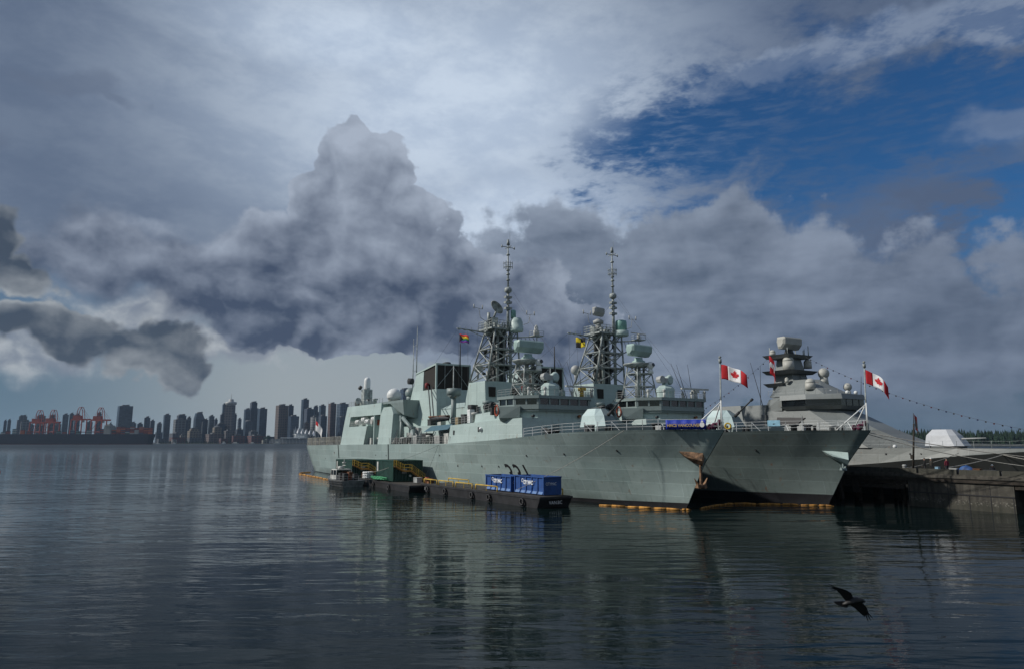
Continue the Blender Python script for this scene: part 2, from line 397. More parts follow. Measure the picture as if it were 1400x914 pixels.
def hull_mesh(name, m, z_lo, z_hi, parent, off=0.0, ns=90, rows=14):
    mb = MB()
    for sgn in (1, -1):
        G = []
        for j in range(rows + 1):
            row = []
            for i in range(ns + 1):
                s_ = 1 - (1 - i / ns) ** 1.7
                zt = j / rows
                xa = -126 - 4.6 * 0.5; xb = 3.0
                x = xa + (xb - xa) * s_
                lo = z_lo(x); hi = z_hi(x)
                z = lo + (hi - lo) * zt
                x = (-126 - 4.6 * max(0, z) / 6.7) + (interp(STEM, max(0, z)) - (-126 - 4.6 * max(0, z) / 6.7)) * s_
                hi = z_hi(x); lo = z_lo(x); z = lo + (hi - lo) * zt
                x = min(x, interp(STEM, max(0, z)) + off)
                row.append(mb.P((x, sgn * (hullb(x, z) + off), z)))
            G.append(row)
        for j in range(rows):
            for i in range(ns): mb.F([G[j][i], G[j][i + 1], G[j + 1][i + 1], G[j + 1][i]], True)
        if sgn == 1: GS = G
        else:
            for j in range(rows): mb.F([GS[j][0], GS[j + 1][0], G[j + 1][0], G[j][0]])
    return mb.build(name, m, parent)

def text_mesh(txt, size, depth=0.0, shear=0.0, spacing=1.0, bold=0.0):
    cu_ = bpy.data.curves.new('lettering', 'FONT'); cu_.body = txt; cu_.size = size; cu_.align_x = 'LEFT'; cu_.shear = shear
    cu_.space_character = spacing; cu_.offset = bold; cu_.extrude = depth; cu_.resolution_u = 3
    o = bpy.data.objects.new('lettering', cu_)
    COL.objects.link(o); bpy.context.view_layer.update()
    me = bpy.data.meshes.new_from_object(o.evaluated_get(bpy.context.evaluated_depsgraph_get()))
    bpy.data.objects.remove(o); bpy.data.curves.remove(cu_)
    return me
def text_on(name, txt, size, fn, m, parent, **kw):     # fn maps (u, h) of the lettering to a local point
    me = text_mesh(txt, size, **kw)
    import bmesh
    bm = bmesh.new(); bm.from_mesh(me)
    bmesh.ops.triangulate(bm, faces=bm.faces); bmesh.ops.subdivide_edges(bm, edges=bm.edges, cuts=1)
    for v_ in bm.verts:
        p = fn(v_.co.x, v_.co.y); v_.co = Vector(p)
    bm.to_mesh(me); bm.free(); me.name = name; me.materials.clear(); me.materials.append(m)
    o = bpy.data.objects.new(name, me); COL.objects.link(o); o.parent = parent; return o

def lattice(mb, z0, z1, b0, b1, cx0, cx1, rings, r=0.11, cv=0.0, skew=0.0):
    """four tapering legs with rings and crossed braces; b = (half x, half v)"""
    def corner(k, t):
        sx, sv = ((1, 1), (1, -1), (-1, -1), (-1, 1))[k]
        hx = b0[0] + (b1[0] - b0[0]) * t; hv = b0[1] + (b1[1] - b0[1]) * t
        return (cx0 + (cx1 - cx0) * t + sx * hx, cv + skew * t + sv * hv, z0 + (z1 - z0) * t)
    for k in range(4): mb.cyl(corner(k, 0), corner(k, 1), r, r * 0.85, 6)
    ts = [(z - z0) / (z1 - z0) for z in [z0] + list(rings) + [z1]]
    for a, b in zip(ts, ts[1:]):
        for k in range(4):
            k2 = (k + 1) % 4
            if a > 0: mb.bar(corner(k, a), corner(k2, a), r * 0.75, 4)
            mb.bar(corner(k, a), corner(k2, b), r * 0.6, 4); mb.bar(corner(k2, a), corner(k, b), r * 0.6, 4)

def clutter(parent, spots, seed, mats=None):
    rr = random.Random(seed)
    for (x, v, z, sx, sv, sz, nm, m_) in spots:
        mb = MB()
        if nm in ('vent', 'winch', 'fire_hydrant'):
            mb.lathe((x, v, z), [(sx * .5, 0), (sx * .5, sz * .7), (sx * .75, sz * .75), (sx * .75, sz * .95), (sx * .3, sz)], 8)
        elif nm == 'hose_reel':
            mb.cyl((x, v - sv, z + sz * .6), (x, v + sv, z + sz * .6), sz * .45, sz * .45, 10); mb.bar((x, v - sv, z), (x, v - sv, z + sz), .05); mb.bar((x, v + sv, z), (x, v + sv, z + sz), .05)
        elif nm == 'searchlight':
            mb.bar((x, v, z), (x, v, z + sz * .5), .06, 6); mb.cyl((x - sx * .4, v, z + sz * .75), (x + sx * .5, v, z + sz * .8), sz * .35, sz * .42, 10)
        else:
            mb.slab([(x - sx / 2, v - sv / 2), (x + sx / 2, v - sv / 2), (x + sx / 2, v + sv / 2), (x - sx / 2, v + sv / 2)], z, z + sz * .85, inset=0.0)
            mb.slab([(x - sx * .55, v - sv * .55), (x + sx * .55, v - sv * .55), (x + sx * .55, v + sv * .55), (x - sx * .55, v + sv * .55)], z + sz * .85, z + sz, inset=0.08)
        mb.build(nm, m_, parent)

def anchor(mb, x, v, z, k_=1.0):      # stockless anchor hanging at the stem, its crown low
    n0_ = len(mb.v)
    mb.prism([(x - .14, v - .14, z), (x + .14, v - .14, z), (x + .14, v + .14, z), (x - .14, v + .14, z)], [(x - .1, v - .1, z + 2.6), (x + .1, v - .1, z + 2.6), (x + .1, v + .1, z + 2.6), (x - .1, v + .1, z + 2.6)])
    mb.lathe((x, v, z - .15), [(.2, -.12), (.45, 0), (.42, .28), (.15, .45)], 10)
    for s_ in (1, -1):
        mb.prism([(x - .3, v + s_ * .15, z - .2), (x + .3, v + s_ * .15, z - .2), (x + .3, v + s_ * .45, z - .1), (x - .3, v + s_ * .45, z - .1)],
                 [(x - .05, v + s_ * 1.1, z + .95), (x + .05, v + s_ * 1.1, z + .95), (x + .05, v + s_ * 1.16, z + 1.0), (x - .05, v + s_ * 1.16, z + 1.0)])
        mb.prism([(x - .28, v + s_ * .35, z - .32), (x + .28, v + s_ * .35, z - .32), (x + .28, v + s_ * .8, z - .2), (x - .28, v + s_ * .8, z - .2)],
                 [(x - .2, v + s_ * .3, z + .1), (x + .2, v + s_ * .3, z + .1), (x + .15, v + s_ * .75, z + .3), (x - .15, v + s_ * .75, z + .3)])

def shrink(mb, c, k_):
    c = Vector((c[0], -c[1], c[2])); mb.v = [c + (p - c) * k_ for p in mb.v]

def radar_box(mb, c, yaw, wd, ht, dp, slope):
    """wide flat planar array: upright upper half, lower half cut back"""
    c = Vector(c); a = Vector((math.cos(yaw), math.sin(yaw), 0)); b = Vector((-a.y, a.x, 0))
    def q(s_, d_, z_): return c + b * s_ + a * d_ + Vector((0, 0, z_))
    h = wd / 2
    prof = [(dp * .55, ht * .38), (dp * .42, ht * .5), (-dp * .4, ht * .5), (-dp * .5, ht * .1), (-dp * .35, -ht * .5), (dp * .1, -ht * .5), (dp * .5, -ht * .12)]
    L = [q(-h + .25, *p) for p in prof]; Rr = [q(h - .25, *p) for p in prof]
    LL = [q(-h, p[0] * .6, p[1] * .62) for p in prof]; RR = [q(h, p[0] * .6, p[1] * .62) for p in prof]
    rings = [LL, L, Rr, RR]; idx = [[mb.P(p) for p in ring] for ring in rings]; k = len(prof)
    for A, B in zip(idx, idx[1:]):
        for i in range(k): mb.F([A[i], A[(i + 1) % k], B[(i + 1) % k], B[i]])
    mb.F(idx[0][::-1]); mb.F(idx[-1])

def build_frigate(cfg):
    ox, ov = cfg['off']
    T = thing('frigate', cfg['label'], 'warship', (ox, ov, 0), group='lattice masted grey green frigates moored side by side')
    M1 = cfg['hull']
    zb = cfg['boot']
    hull = hull_mesh('hull', M1, lambda x: interp(zb, x), zdeck, T)
    bt = hull_mesh('boot_topping', M_black, lambda x: -1.2, lambda x: interp(zb, x), T, off=0.02, rows=3)
    # deck sheet
    mb = MB(); prev = None
    for i in range(80):
        x = -130.4 + i * (136.3 / 79); b_ = max(0.02, hullb(x, zdeck(x)) - 0.05); z = zdeck(x) - 0.03
        cur = (mb.P((x, -b_, z)), mb.P((x, b_, z)))
        if prev: mb.F([prev[0], prev[1], cur[1], cur[0]])
        prev = cur
    mb.build('deck', M_deck, T)
    # rubbing strip where the strakes meet, scuppers, hull number
    if cfg['number']:
        def on(u, h):
            x = -28.9 + u * 0.86 - (h - 3.3) * 0.30; z = 1.75 + h
            return (x, -(hullb(x, z) + 0.02), z)
        text_on('hull_number', cfg['number'], 4.0, on, M_black, hull, spacing=1.05, bold=0.03)
    rr = random.Random(11)
    for x in list(range(-112, 0, 7)):
        mb = MB()
        x += rr.uniform(-2, 2); z = zdeck(x) * rr.choice((0.70, 0.74, 0.52)); y = hullb(x, z)
        mb.cyl((x, y - .06, z), (x, y + .035, z - .01), .17, .14, 8)
        mb.build('scupper', M_black, hull)
    for x in (-100, -69):                     # vertical fender pipe and boat boom
        mb = MB()
        zz = zdeck(x); mb.tube([(x, hullb(x, zz) + .08, zz), (x, hullb(x, 4.2) + .08, 4.0)], .07)
        mb.build('overboard_pipe', M_dark, hull)
    # ---- flight deck rails
    mb = MB(); pts = []
    for x in (-130.0, -125, -118, -111, -104, -99): pts.append((x, hullb(x, 7) - .15, zdeck(x)))
    mb.rail(pts, 1.9, 2, 1.05, .085, .02); mb.rail([(p[0], -p[1], p[2]) for p in pts], 1.9, 2, .8, .07, .02)
    mb.rail([pts[0], (pts[0][0], -pts[0][1], pts[0][2])], 2.0, 2, 1.0, .07, .03)
    mb.build('deck_net_posts', M_net, T)
    # ---- forecastle rails
    for sg in (1, -1):
        mb = MB(); pts = []
        for x in (-22, -18, -14, -10, -6, -2, 1.5, 3.8, 5.6): pts.append((x, sg * (hullb(x, zdeck(x)) - .12), zdeck(x)))
        mb.rail(pts, 1.15, 3, 2.0, .05, .016)
        for i in (1, 3, 4, 6): p = Vector(pts[i]); mb.bar(p + Vector((0, 0, 1.1)), p + Vector((0.9, -sg * .5, 0)), .035)
        mb.build('guard_rail', M_white, T)
        mb = MB(); mb.rail([(-43.5, sg * 7.95, 7.4), (-56, sg * 8.1, 7.3), (-68.8, sg * 8.0, 7.2)], 1.15, 3, 1.2, .05, .02)
        mb.build('guard_rail', M_offw, T)
    # ---- hangar
    H = MB()
    H.slab([(-98.3, -5.4), (-75.5, -5.4), (-75.5, 5.4), (-98.3, 5.4)], 6.95, 15.45)
    def vo(z): return 7.65 - 0.095 * (z - 7.0)
    def side(x0, x1, z0, z1, m, sg, x0t=None, x1t=None):
        x0t = x0 if x0t is None else x0t; x1t = x1 if x1t is None else x1t
        m.prism([(x0, sg * 5.41, z0), (x1, sg * 5.41, z0), (x1, sg * vo(z0), z0), (x0, sg * vo(z0), z0)],
                [(x0t, sg * 5.41, z1), (x1t, sg * 5.41, z1), (x1t, sg * vo(z1), z1), (x0t, sg * vo(z1), z1)])
    for sg in (1, -1):
        side(-98.9, -84.0, 6.96, 11.0, H, sg, -98.2, -83.2)
        side(-98.2, -94.5, 11.0, 13.2, H, sg, -97.8, -94.2)
        side(-97.8, -76.2, 13.2, 15.6, H, sg, -97.2, -76.4)
        side(-76.0, -69.2, 6.96, 13.2, H, sg, -76.2, -69.6)
        H.prism([(-76.2, sg * 5.41, 13.2), (-69.6, sg * 5.41, 13.2), (-69.6, sg * vo(13.2), 13.2), (-76.2, sg * vo(13.2), 13.2)],
                [(-75.2, sg * 5.41, 14.6), (-71.0, sg * 5.41, 14.6), (-71.0, sg * vo(14.6), 14.6), (-75.0, sg * vo(14.6), 14.6)])
    hg = H.build('hangar', M_sup, T)
    mb = MB(); mb.box(-98.42, -98.3, -4.2, 4.2, 7.0, 13.4); mb.build('hangar_door', M_supd, hg)
    for k in range(4):
        mb = MB(); x = -90.5 + k * 3.0 + (k % 2) * .3; mb.cyl((x - 1.0, 6.5 - .2 * (k % 2), 11.95 + .55 * (k % 2)), (x + 1.0, 6.5 - .2 * (k % 2), 11.95 + .55 * (k % 2)), .55, .55, 12)
        mb.cyl((x - .08, 6.5 - .2 * (k % 2), 11.95 + .55 * (k % 2)), (x + .08, 6.5 - .2 * (k % 2), 11.95 + .55 * (k % 2)), .6, .6, 12)
        mb.build('life_raft_canister', M_white, T)
    mb = MB(); mb.rail([(-94.2, 7.1, 11.02), (-84.5, 7.15, 11.02)], 1.1, 3, .9, .05, .025); mb.build('guard_rail', M_offw, T)
    mb = MB(); mb.rail([(-97, 6.6, 15.62), (-76.5, 6.6, 15.62)], 1.05, 3, 1.7, .035, .018); mb.rail([(-97, -6.6, 15.62), (-76.5, -6.6, 15.62)], 1.05, 3, 1.7, .035, .018)
    mb.rail([(-97, -6.6, 15.62), (-97, 6.6, 15.62)], 1.05, 3, 1.7, .035, .018); mb.build('guard_rail', M_mast, T)
    clutter(T, [(-83, 6.2, 7.1, 1.2, .7, 1.4, 'locker', M_offw), (-80.6, 6.3, 7.1, 1.4, .8, 1.0, 'locker', M_dark), (-78, 6.3, 7.1, .9, .7, 1.5, 'winch', M_offw),
                (-82, 6, 11.1, .8, .8, 1.4, 'hose_reel', M_offw), (-79.5, 6.2, 11.1, 1.2, .7, 1.1, 'locker', M_orange), (-96, 4.5, 15.6, .9, .9, 1.2, 'hose_reel', M_dark),
                (-91, -3, 15.6, 1.4, 1.2, 1.1, 'locker', M_supd), (-86, 4.5, 15.6, .8, .8, 1.5, 'vent', M_supd), (-82, 2, 15.6, 1.8, 1.2, 1.2, 'locker', M_mast), (-94.5, 5.4, 15.6, .7, .7, 1.7, 'searchlight', M_mast)], 3)
    mb = MB(); mb.box(-79.6, -79.2, 5.6, 7.2, 7.0, 13.1); mb.build('pillar', M_sup, T)
    # close-in gun on the hangar roof
    cx, cv = -94.5, 3.3
    mb = MB(); mb.box(cx - 1.5, cx + 1.5, cv - 1.3, cv + 1.3, 15.62, 16.9); mb.box(cx - .9, cx + .9, cv - 1.0, cv - .4, 16.9, 19.6); mb.box(cx - .9, cx + .9, cv + .4, cv + 1.0, 16.9, 19.6)
    mb.box(cx - .6, cx + .8, cv - .4, cv + .4, 17.4, 19.9)
    cw = mb.build('close_in_gun', M_mast, T)
    mb = MB(); mb.lathe((cx, cv, 19.6), [(.72, 0), (.75, .3), (.74, 2.0), (.66, 2.45), (.4, 2.75), (.1, 2.87)], 14); mb.build('radome', M_white, cw)
    mb = MB(); mb.cyl((cx - .9, cv, 18.4), (cx - 2.7, cv, 18.9), .16, .13, 8); mb.build('gun_barrel', M_dark, cw)
    mb = MB(); mb.cyl((cx - 1.1, cv + 1.0, 19.9), (cx - 1.1, cv + 1.5, 20.2), .5, .5, 10); mb.build('sight', M_dark, cw)
    # satellite dome on its bracket
    mb = MB(); mb.box(-80.0, -66.0, 1.5, 6.6, 15.3, 15.75); mb.prism([(-70, 3.4, 12.2), (-66.3, 3.4, 12.2), (-66.3, 6.2, 12.8), (-70, 6.2, 13.8)], [(-72.5, 2.4, 15.3), (-66, 2.4, 15.3), (-66, 6.6, 15.3), (-72.5, 6.6, 15.3)])
    mb.build('dome_platform', M_supd, T)
    mb = MB(); mb.lathe((-74.3, 5.0, 15.75), [(1.15, 0), (1.2, .5), (1.5, 1.0)], 18); mb.build('dome_pedestal', M_offw, T)
    mb = MB(); mb.sphere((-74.3, 5.0, 17.0), 1.5, 20, 1.0, -0.45); mb.build('satellite_dome', M_white, T)
    mb = MB(); mb.sphere((-71.0, 2.8, 17.4), 1.15, 16, 1.0, -0.6); mb.cyl((-71, 2.8, 15.7), (-71, 2.8, 16.8), .8, .9, 12); mb.build('satellite_dome', M_supd, T)
    # ---- boat deck: funnel, crane, boats
    D = MB()
    D.slab([(-76, -5.2), (-44, -5.2), (-44, 5.2), (-76, 5.2)], 7.0, 10.6)
    dh = D.build('deckhouse', M_sup, T)
    mb = MB(); mb.box(-62.5, -60.6, 5.2, 5.75, 8.2, 10.3); mb.box(-66.0, -63.5, 5.2, 5.7, 7.3, 9.4); mb.build('locker', M_grey, dh)
    Fn = MB()
    Fn.prism([(-72.5, 3.4, 10.6), (-57.6, 3.4, 10.6), (-57.6, -4.6, 10.6), (-72.5, -4.6, 10.6)], [(-69.6, 3.1, 17.5), (-58.7, 3.1, 17.5), (-58.7, -4.3, 17.5), (-69.6, -4.3, 17.5)])
    Fn.prism([(-69.6, 3.1, 17.5), (-64.6, 3.1, 17.5), (-64.6, -4.3, 17.5), (-69.6, -4.3, 17.5)], [(-68.0, 3.0, 20.9), (-64.5, 3.0, 21.5), (-64.5, -4.2, 21.5), (-68.0, -4.2, 20.9)])
    Fn.prism([(-68.1, 3.12, 20.9), (-58.9, 3.12, 22.1), (-58.9, -4.32, 22.1), (-68.1, -4.32, 20.9)], [(-68.0, 3.12, 21.2), (-58.85, 3.12, 22.4), (-58.85, -4.32, 22.4), (-68.0, -4.32, 21.2)])
    for (x, v) in ((-59.0, 3.0), (-59.0, -4.2)): Fn.box(x - .15, x + .15, v - .15, v + .15, 17.5, 22.2)
    fo = Fn.build('funnel', M_sup, T)
    mb = MB(); mb.prism([(-64.5, 2.9, 17.5), (-59.1, 2.9, 17.5), (-59.1, -4.1, 17.5), (-64.5, -4.1, 17.5)], [(-64.5, 2.9, 21.4), (-59.1, 2.9, 22.05), (-59.1, -4.1, 22.05), (-64.5, -4.1, 21.4)]); mb.build('louvre', M_louv, fo)
    mb = MB()
    for v in (1.2, -0.6, -2.4): mb.bar((-58.98, v, 17.5), (-58.98, v, 22.1), .06)
    mb.bar((-58.95, 3, 17.7), (-58.95, -.6, 21.9), .06); mb.bar((-58.95, -4.1, 17.7), (-58.95, -.6, 21.9), .06); mb.build('brace', M_mast, fo)
    mb = MB(); mb.cyl((-62.5, -1, 21.8), (-62.8, -1, 22.9), .9, .9, 14); mb.build('exhaust', M_dark, fo)
    for (x, v, a, b) in ((-69.5, 2.3, 20.8, 31.0), (-71.2, 2.3, 17.5, 28.6)):
        mb = MB(); mb.cyl((x, v, a), (x, v, b), .13, .05, 6)
        if a > 20:
            for k in range(3): mb.bar((x, v, 22 + k * 2.6), (x - 1.7, v, 22 + k * 2.6 - .3), .05)
        mb.build('whip_antenna', M_mast, T)
    mb = MB(); mb.cyl((-69.8, 2.9, 19.7), (-69.8, 3.9, 19.7), .62, .62, 14); mb.cyl((-69.8, 3.0, 19.7), (-69.8, 4.0, 19.7), .35, .35, 12); mb.build('direction_finder', M_dark, T)
    mb = MB(); mb.cyl((-58.2, -1.6, 21.5), (-58.2, -1.6, 26.4), .16, .1, 6); mb.build('whip_antenna', M_dark, T)
    mb = MB(); mb.cyl((-56.6, .6, 13.5), (-56.6, .6, 21.8), .13, .11, 6); mb.build('pole', M_mast, T)
    for a, b in (((-61.8, 3.3, 18.2), (-52.4, 7.2, 11.9)), ((-60.6, 3.3, 18.2), (-51.2, 7.2, 11.9))):
        mb = MB(); mb.bar(a, b, .11, 5); mb.build('boat_derrick', M_dark, T)
    mb = MB(); mb.lathe((-62.3, 3.35, 17.7), [(.1, 0), (.42, .2), (.42, 1.0), (.1, 1.2)], 8); mb.build('derrick_block', mat('dull_red', (.22, .02, .02), .7), T)
    # crane with a bent arm
    mb = MB(); mb.cyl((-66.5, 6.6, 7.2), (-66.5, 6.6, 12.2), .38, .3, 10)
    mb.prism([(-66.9, 6.2, 11.6), (-66.1, 6.2, 11.6), (-66.1, 6.9, 11.6), (-66.9, 6.9, 11.6)], [(-66.9, 6.2, 12.7), (-66.1, 6.2, 12.7), (-66.1, 6.9, 12.7), (-66.9, 6.9, 12.7)])
    for dv in (0, ): mb.tube([(-66.5, 6.5, 12.4), (-61.0, 6.7, 9.9), (-60.2, 6.7, 7.6)], .38, 6)
    mb.build('davit', M_supd, T)
    mb = MB(); mb.tube([(-72.5, 6.4, 7.3), (-72.5, 6.4, 12.6)], .5, 10); mb.tube([(-70.8, 6.2, 7.3), (-70.8, 6.2, 12.6)], .5, 10); mb.build('torpedo_locker', M_teal, T)
    for k in range(9):
        mb = MB(); x = -69 + k * 2.75; s1 = rr.uniform(-.6, .6)
        mb.bar((x, 7.3, 7.3), (x + s1, 6.3 + s1, 9.4 + rr.uniform(0, 1.2)), .09); mb.bar((x + .8, 7.3, 7.3), (x + s1, 6.3 + s1, 9.4), .07); mb.build('strut', M_offw, T)
    clutter(T, [(-67.6, 6.6, 7.25, 1.5, 1, 1.2, 'locker', M_dark), (-64.2, 6.8, 7.25, 1.3, .8, 1.3, 'winch', M_grey), (-61.5, 7.0, 7.3, 1, 1, 1.2, 'hose_reel', M_dark), (-58.5, 6.8, 7.3, 1.6, 1.2, 1.5, 'locker', M_grey),
                (-55, 6.6, 7.3, 1.8, 1.3, 1.9, 'locker', M_dark), (-53, 7.0, 7.3, 1, 1, 1.6, 'winch', M_offw), (-49.8, 6.6, 7.35, 2.0, 1.3, 1.4, 'locker', M_grey), (-46.2, 6.8, 7.35, 1.6, 1, 1.8, 'locker', M_offw),
                (-58, 4.3, 10.6, 1.4, 1.0, 1.2, 'locker', M_dark), (-53.5, 4.5, 10.6, 1.3, 1, 1.0, 'locker', M_offw)], 5)
    # boat hull on its cradle and a canvas awning
    mb = MB(); n_ = 9; G = []
    for i in range(n_):
        t = i / (n_ - 1); x = -52.8 + 5.6 * t; wd = 1.05 * (1 - max(0, (t - .55) / .45) ** 2.2) + .04; G.append([mb.P((x, 6.3 - wd, 12.0)), mb.P((x, 6.3 - wd * .8, 11.3)), mb.P((x, 6.3, 11.0 + .3 * t)), mb.P((x, 6.3 + wd * .8, 11.3)), mb.P((x, 6.3 + wd, 12.0))])
    for A, B in zip(G, G[1:]):
        for j in range(4): mb.F([A[j], A[j + 1], B[j + 1], B[j]], True)
    mb.F(G[0]); mb.F([g_[0] for g_ in G] + [g_[4] for g_ in G][::-1]); bo = mb.build('ship_boat', M_dark, T)
    mb = MB(); mb.tube([(-52.8, 7.4, 12.0), (-49.0, 7.2, 12.0), (-47.2, 6.4, 12.05)], .13, 8); mb.tube([(-52.8, 5.2, 12.0), (-49.0, 5.4, 12.0), (-47.2, 6.2, 12.05)], .13, 8); mb.build('boat_fender', M_rust, bo)
    mb = MB(); mb.prism([(-53.5, 5.4, 9.7), (-44.4, 5.4, 9.9), (-44.4, 8.0, 9.7), (-53.5, 8.0, 9.4)], [(-52.5, 5.8, 10.4), (-44.4, 5.8, 10.6), (-44.4, 7.0, 10.6), (-52.5, 7.0, 10.4)]); mb.build('awning', M_canvas, T)
    mb = MB(); mb.prism([(-56.8, 3.0, 10.6), (-46.6, 3.0, 10.6), (-46.6, -3, 10.6), (-56.8, -3, 10.6)], [(-56.8, 3.0, 13.6), (-46.6, 3.0, 13.6), (-46.6, -3, 13.6), (-56.8, -3, 13.6)])
    mb.prism([(-56.9, 3.1, 13.6), (-46.5, 3.1, 13.6), (-46.5, -3.1, 13.6), (-56.9, -3.1, 13.6)], [(-56.9, .6, 14.7), (-46.5, .6, 14.7), (-46.5, -.6, 14.7), (-56.9, -.6, 14.7)]); mb.build('intake_house', M_sup, T)
    mb = MB(); mb.cyl((-48.2, 4.9, 10.6), (-48.2, 4.9, 15.6), .45, .45, 12); mb.cyl((-48.2, 4.9, 15.6), (-48.2, 4.9, 16.8), 1.25, 1.25, 16); mb.cyl((-48.2, 4.9, 15.1), (-48.2, 4.9, 15.6), .5, 1.2, 16); mb.build('antenna_post', M_supd, T)
    for (x, v, z, r_) in ((-51.8, -1.9, 21.2, .95), (-50.5, -1.6, 17.6, .75)):
        mb = MB(); mb.sphere((x, v, z), r_, 14); mb.cyl((x, v, z - 2.2), (x, v, z - r_ * .8), .18, .3, 8); mb.build('radome', M_grey, T)
    # ---- forward superstructure
    S = MB()
    def ring(pts): return [(p[0], p[1]) for p in pts]
    lower = [(-44.2, 8.0), (-28.2, 8.0), (-23.6, 6.9), (-22.9, 4.6), (-22.9, -4.6), (-23.6, -6.9), (-28.2, -8.0), (-44.2, -8.0)]
    up = [(-43.8, 7.75), (-28.5, 7.75), (-24.0, 6.7), (-23.2, 4.5), (-23.2, -4.5), (-24.0, -6.7), (-28.5, -7.75), (-43.8, -7.75)]
    zt = [10.35, 10.85, 11.05, 11.05, 11.05, 11.05, 10.85, 10.35]
    S.prism([(*p, 7.3 if p[0] < -40 else 7.8) for p in lower], [(*p, z_) for p, z_ in zip(up, zt)])
    b2 = [(-36.6, 7.3), (-28.6, 7.3), (-25.4, 6.4), (-23.3, 4.5), (-23.3, -4.5), (-25.4, -6.4), (-28.6, -7.3), (-36.6, -7.3)]
    S.prism([(*p, 10.6) for p in b2], [(p[0], p[1] * .97, 12.4 if p[0] > -30 else 11.9) for p in b2])
    so_ = S.build('superstructure', M_sup, T)
    mb = MB(); mb.rail([(-43.6, 7.6, 10.4), (-37, 7.6, 10.6)], 1.1, 3, 1.1, .04, .02); mb.rail([(-36.4, 7.0, 12.0), (-30.4, 7.0, 12.4)], 1.1, 3, 1.3, .04, .02); mb.build('guard_rail', M_grey, so_)
    for x, z in ((-42.3, 9.2), (-34.2, 9.6)):
        mb = MB(); mb.box(x - .18, x + .18, 7.86, 7.96, z - .4, z + .3); mb.build('vent', M_dark, so_)
    mb = MB(); mb.cyl((-33.6, 7.84, 9.7), (-33.2, 8.12, 9.4), .28, .28, 8); mb.build('floodlight', M_white, so_)
    mb = MB(); mb.box(-23.3, -22.86, 1.0, 1.9, 8.3, 10.2); mb.build('door', M_supd, so_)
    clutter(so_, [(-22.4, -3.4, 9.3, .5, .7, .7, 'searchlight', M_dark), (-22.6, 3.6, 9.1, .4, .5, .6, 'vent', M_dark), (-22.5, 2.9, 9.0, .4, .4, .5, 'vent', M_dark), (-23.0, 5.5, 10.9, .5, .5, .5, 'searchlight', M_dark), (-23.0, -2.7, 11.0, .5, .5, .5, 'searchlight', M_rust)], 8)
    # bridge
    B = MB()
    pb_ = [(-30.2, 6.9), (-25.7, 6.9), (-22.9, 4.6), (-22.9, -4.6), (-25.7, -6.9), (-30.2, -6.9)]
    B.prism([(*p, 12.3) for p in pb_], [(p[0], p[1], 12.95) for p in pb_])
    pt_ = [(-30.2, 7.1), (-25.6, 7.1), (-22.6, 4.75), (-22.6, -4.75), (-25.6, -7.1), (-30.2, -7.1)]
    B.prism([(*p, 13.82) for p in pt_], [(*p, 14.25) for p in pt_])
    core = [(-30.0, 6.6), (-25.8, 6.6), (-23.2, 4.45), (-23.2, -4.45), (-25.8, -6.6), (-30.0, -6.6)]
    B.prism([(*p, 12.95) for p in core], [(*p, 13.82) for p in core])
    br = B.build('bridge', M_supd, T)
    segs = [((-29.8, 6.9), (-25.9, 6.9), 2), ((-25.6, 6.82), (-23.0, 4.68), 2), ((-22.88, 4.45), (-22.88, -4.45), 5), ((-23.0, -4.68), (-25.6, -6.82), 2), ((-25.9, -6.9), (-29.8, -6.9), 2)]
    for (a, b, k) in segs:
        a = Vector((*a, 0)); b = Vector((*b, 0)); d = (b - a).normalized(); nrm = Vector((-d.y, d.x, 0)); L = (b - a).length / k
        mid_ = (a + b) / 2 - Vector((-27, 0, 0))
        if nrm.dot(mid_) < 0: nrm = -nrm
        for i in range(k + 1):
            fr = MB(); p = a + d * (L * i); q = [p - d * .13 - nrm * .28, p + d * .13 - nrm * .28, p + d * .13 + nrm * .02, p - d * .13 + nrm * .02]
            fr.prism([(u.x, u.y, 12.95) for u in q], [(u.x, u.y, 13.82) for u in q])
            fr.build('window_post', M_supd, br)
        for i in range(k):
            p0 = a + d * (L * i + .16) - nrm * .10; p1 = a + d * (L * (i + 1) - .16) - nrm * .10
            mb = MB(); q = [p0 - nrm * .05, p1 - nrm * .05, p1, p0]
            mb.prism([(u.x, u.y, 12.97) for u in q], [(u.x, u.y, 13.80) for u in q]); mb.build('window', M_glass, br)
    for sg in (1, -1):
        mb = MB()
        mb.prism([(-29.6, sg * 6.2, 11.05), (-27.4, sg * 8.4, 11.05), (-24.9, sg * 6.5, 11.1), (-25.6, sg * 5.9, 11.1)], [(-29.6, sg * 6.6, 12.7), (-27.5, sg * 8.6, 12.7), (-24.6, sg * 6.6, 12.7), (-25.4, sg * 6.0, 12.7)])
        mb.prism([(-28.6, sg * 7.4, 10.5), (-27.6, sg * 7.7, 10.5), (-25.8, sg * 6.7, 10.5), (-26.4, sg * 6.2, 10.5)], [(-29.6, sg * 6.2, 11.05), (-27.4, sg * 8.4, 11.05), (-24.9, sg * 6.5, 11.05), (-25.6, sg * 5.9, 11.05)])
        mb.build('bridge_wing', M_supd, T)
    mb = MB(); mb.prism([(p[0] + .04 if p[0] > -25 else p[0], p[1], 11.95) for p in pb_], [(p[0] + .12 if p[0] > -25 else p[0], p[1], 12.1) for p in pb_]); mb.build('ledge', M_supd, so_)
    mb = MB(); c_ = Vector((-27.9, 8.45, 12.15)); 
    for i in range(16):
        t0, t1 = i / 16 * 2 * math.pi, (i + 1) / 16 * 2 * math.pi
        mb.bar(c_ + Vector((math.cos(t0) * .45, 0.05, math.sin(t0) * .75)), c_ + Vector((math.cos(t1) * .45, 0.05, math.sin(t1) * .75)), .13, 5)
    mb.build('life_ring', M_orange, T)
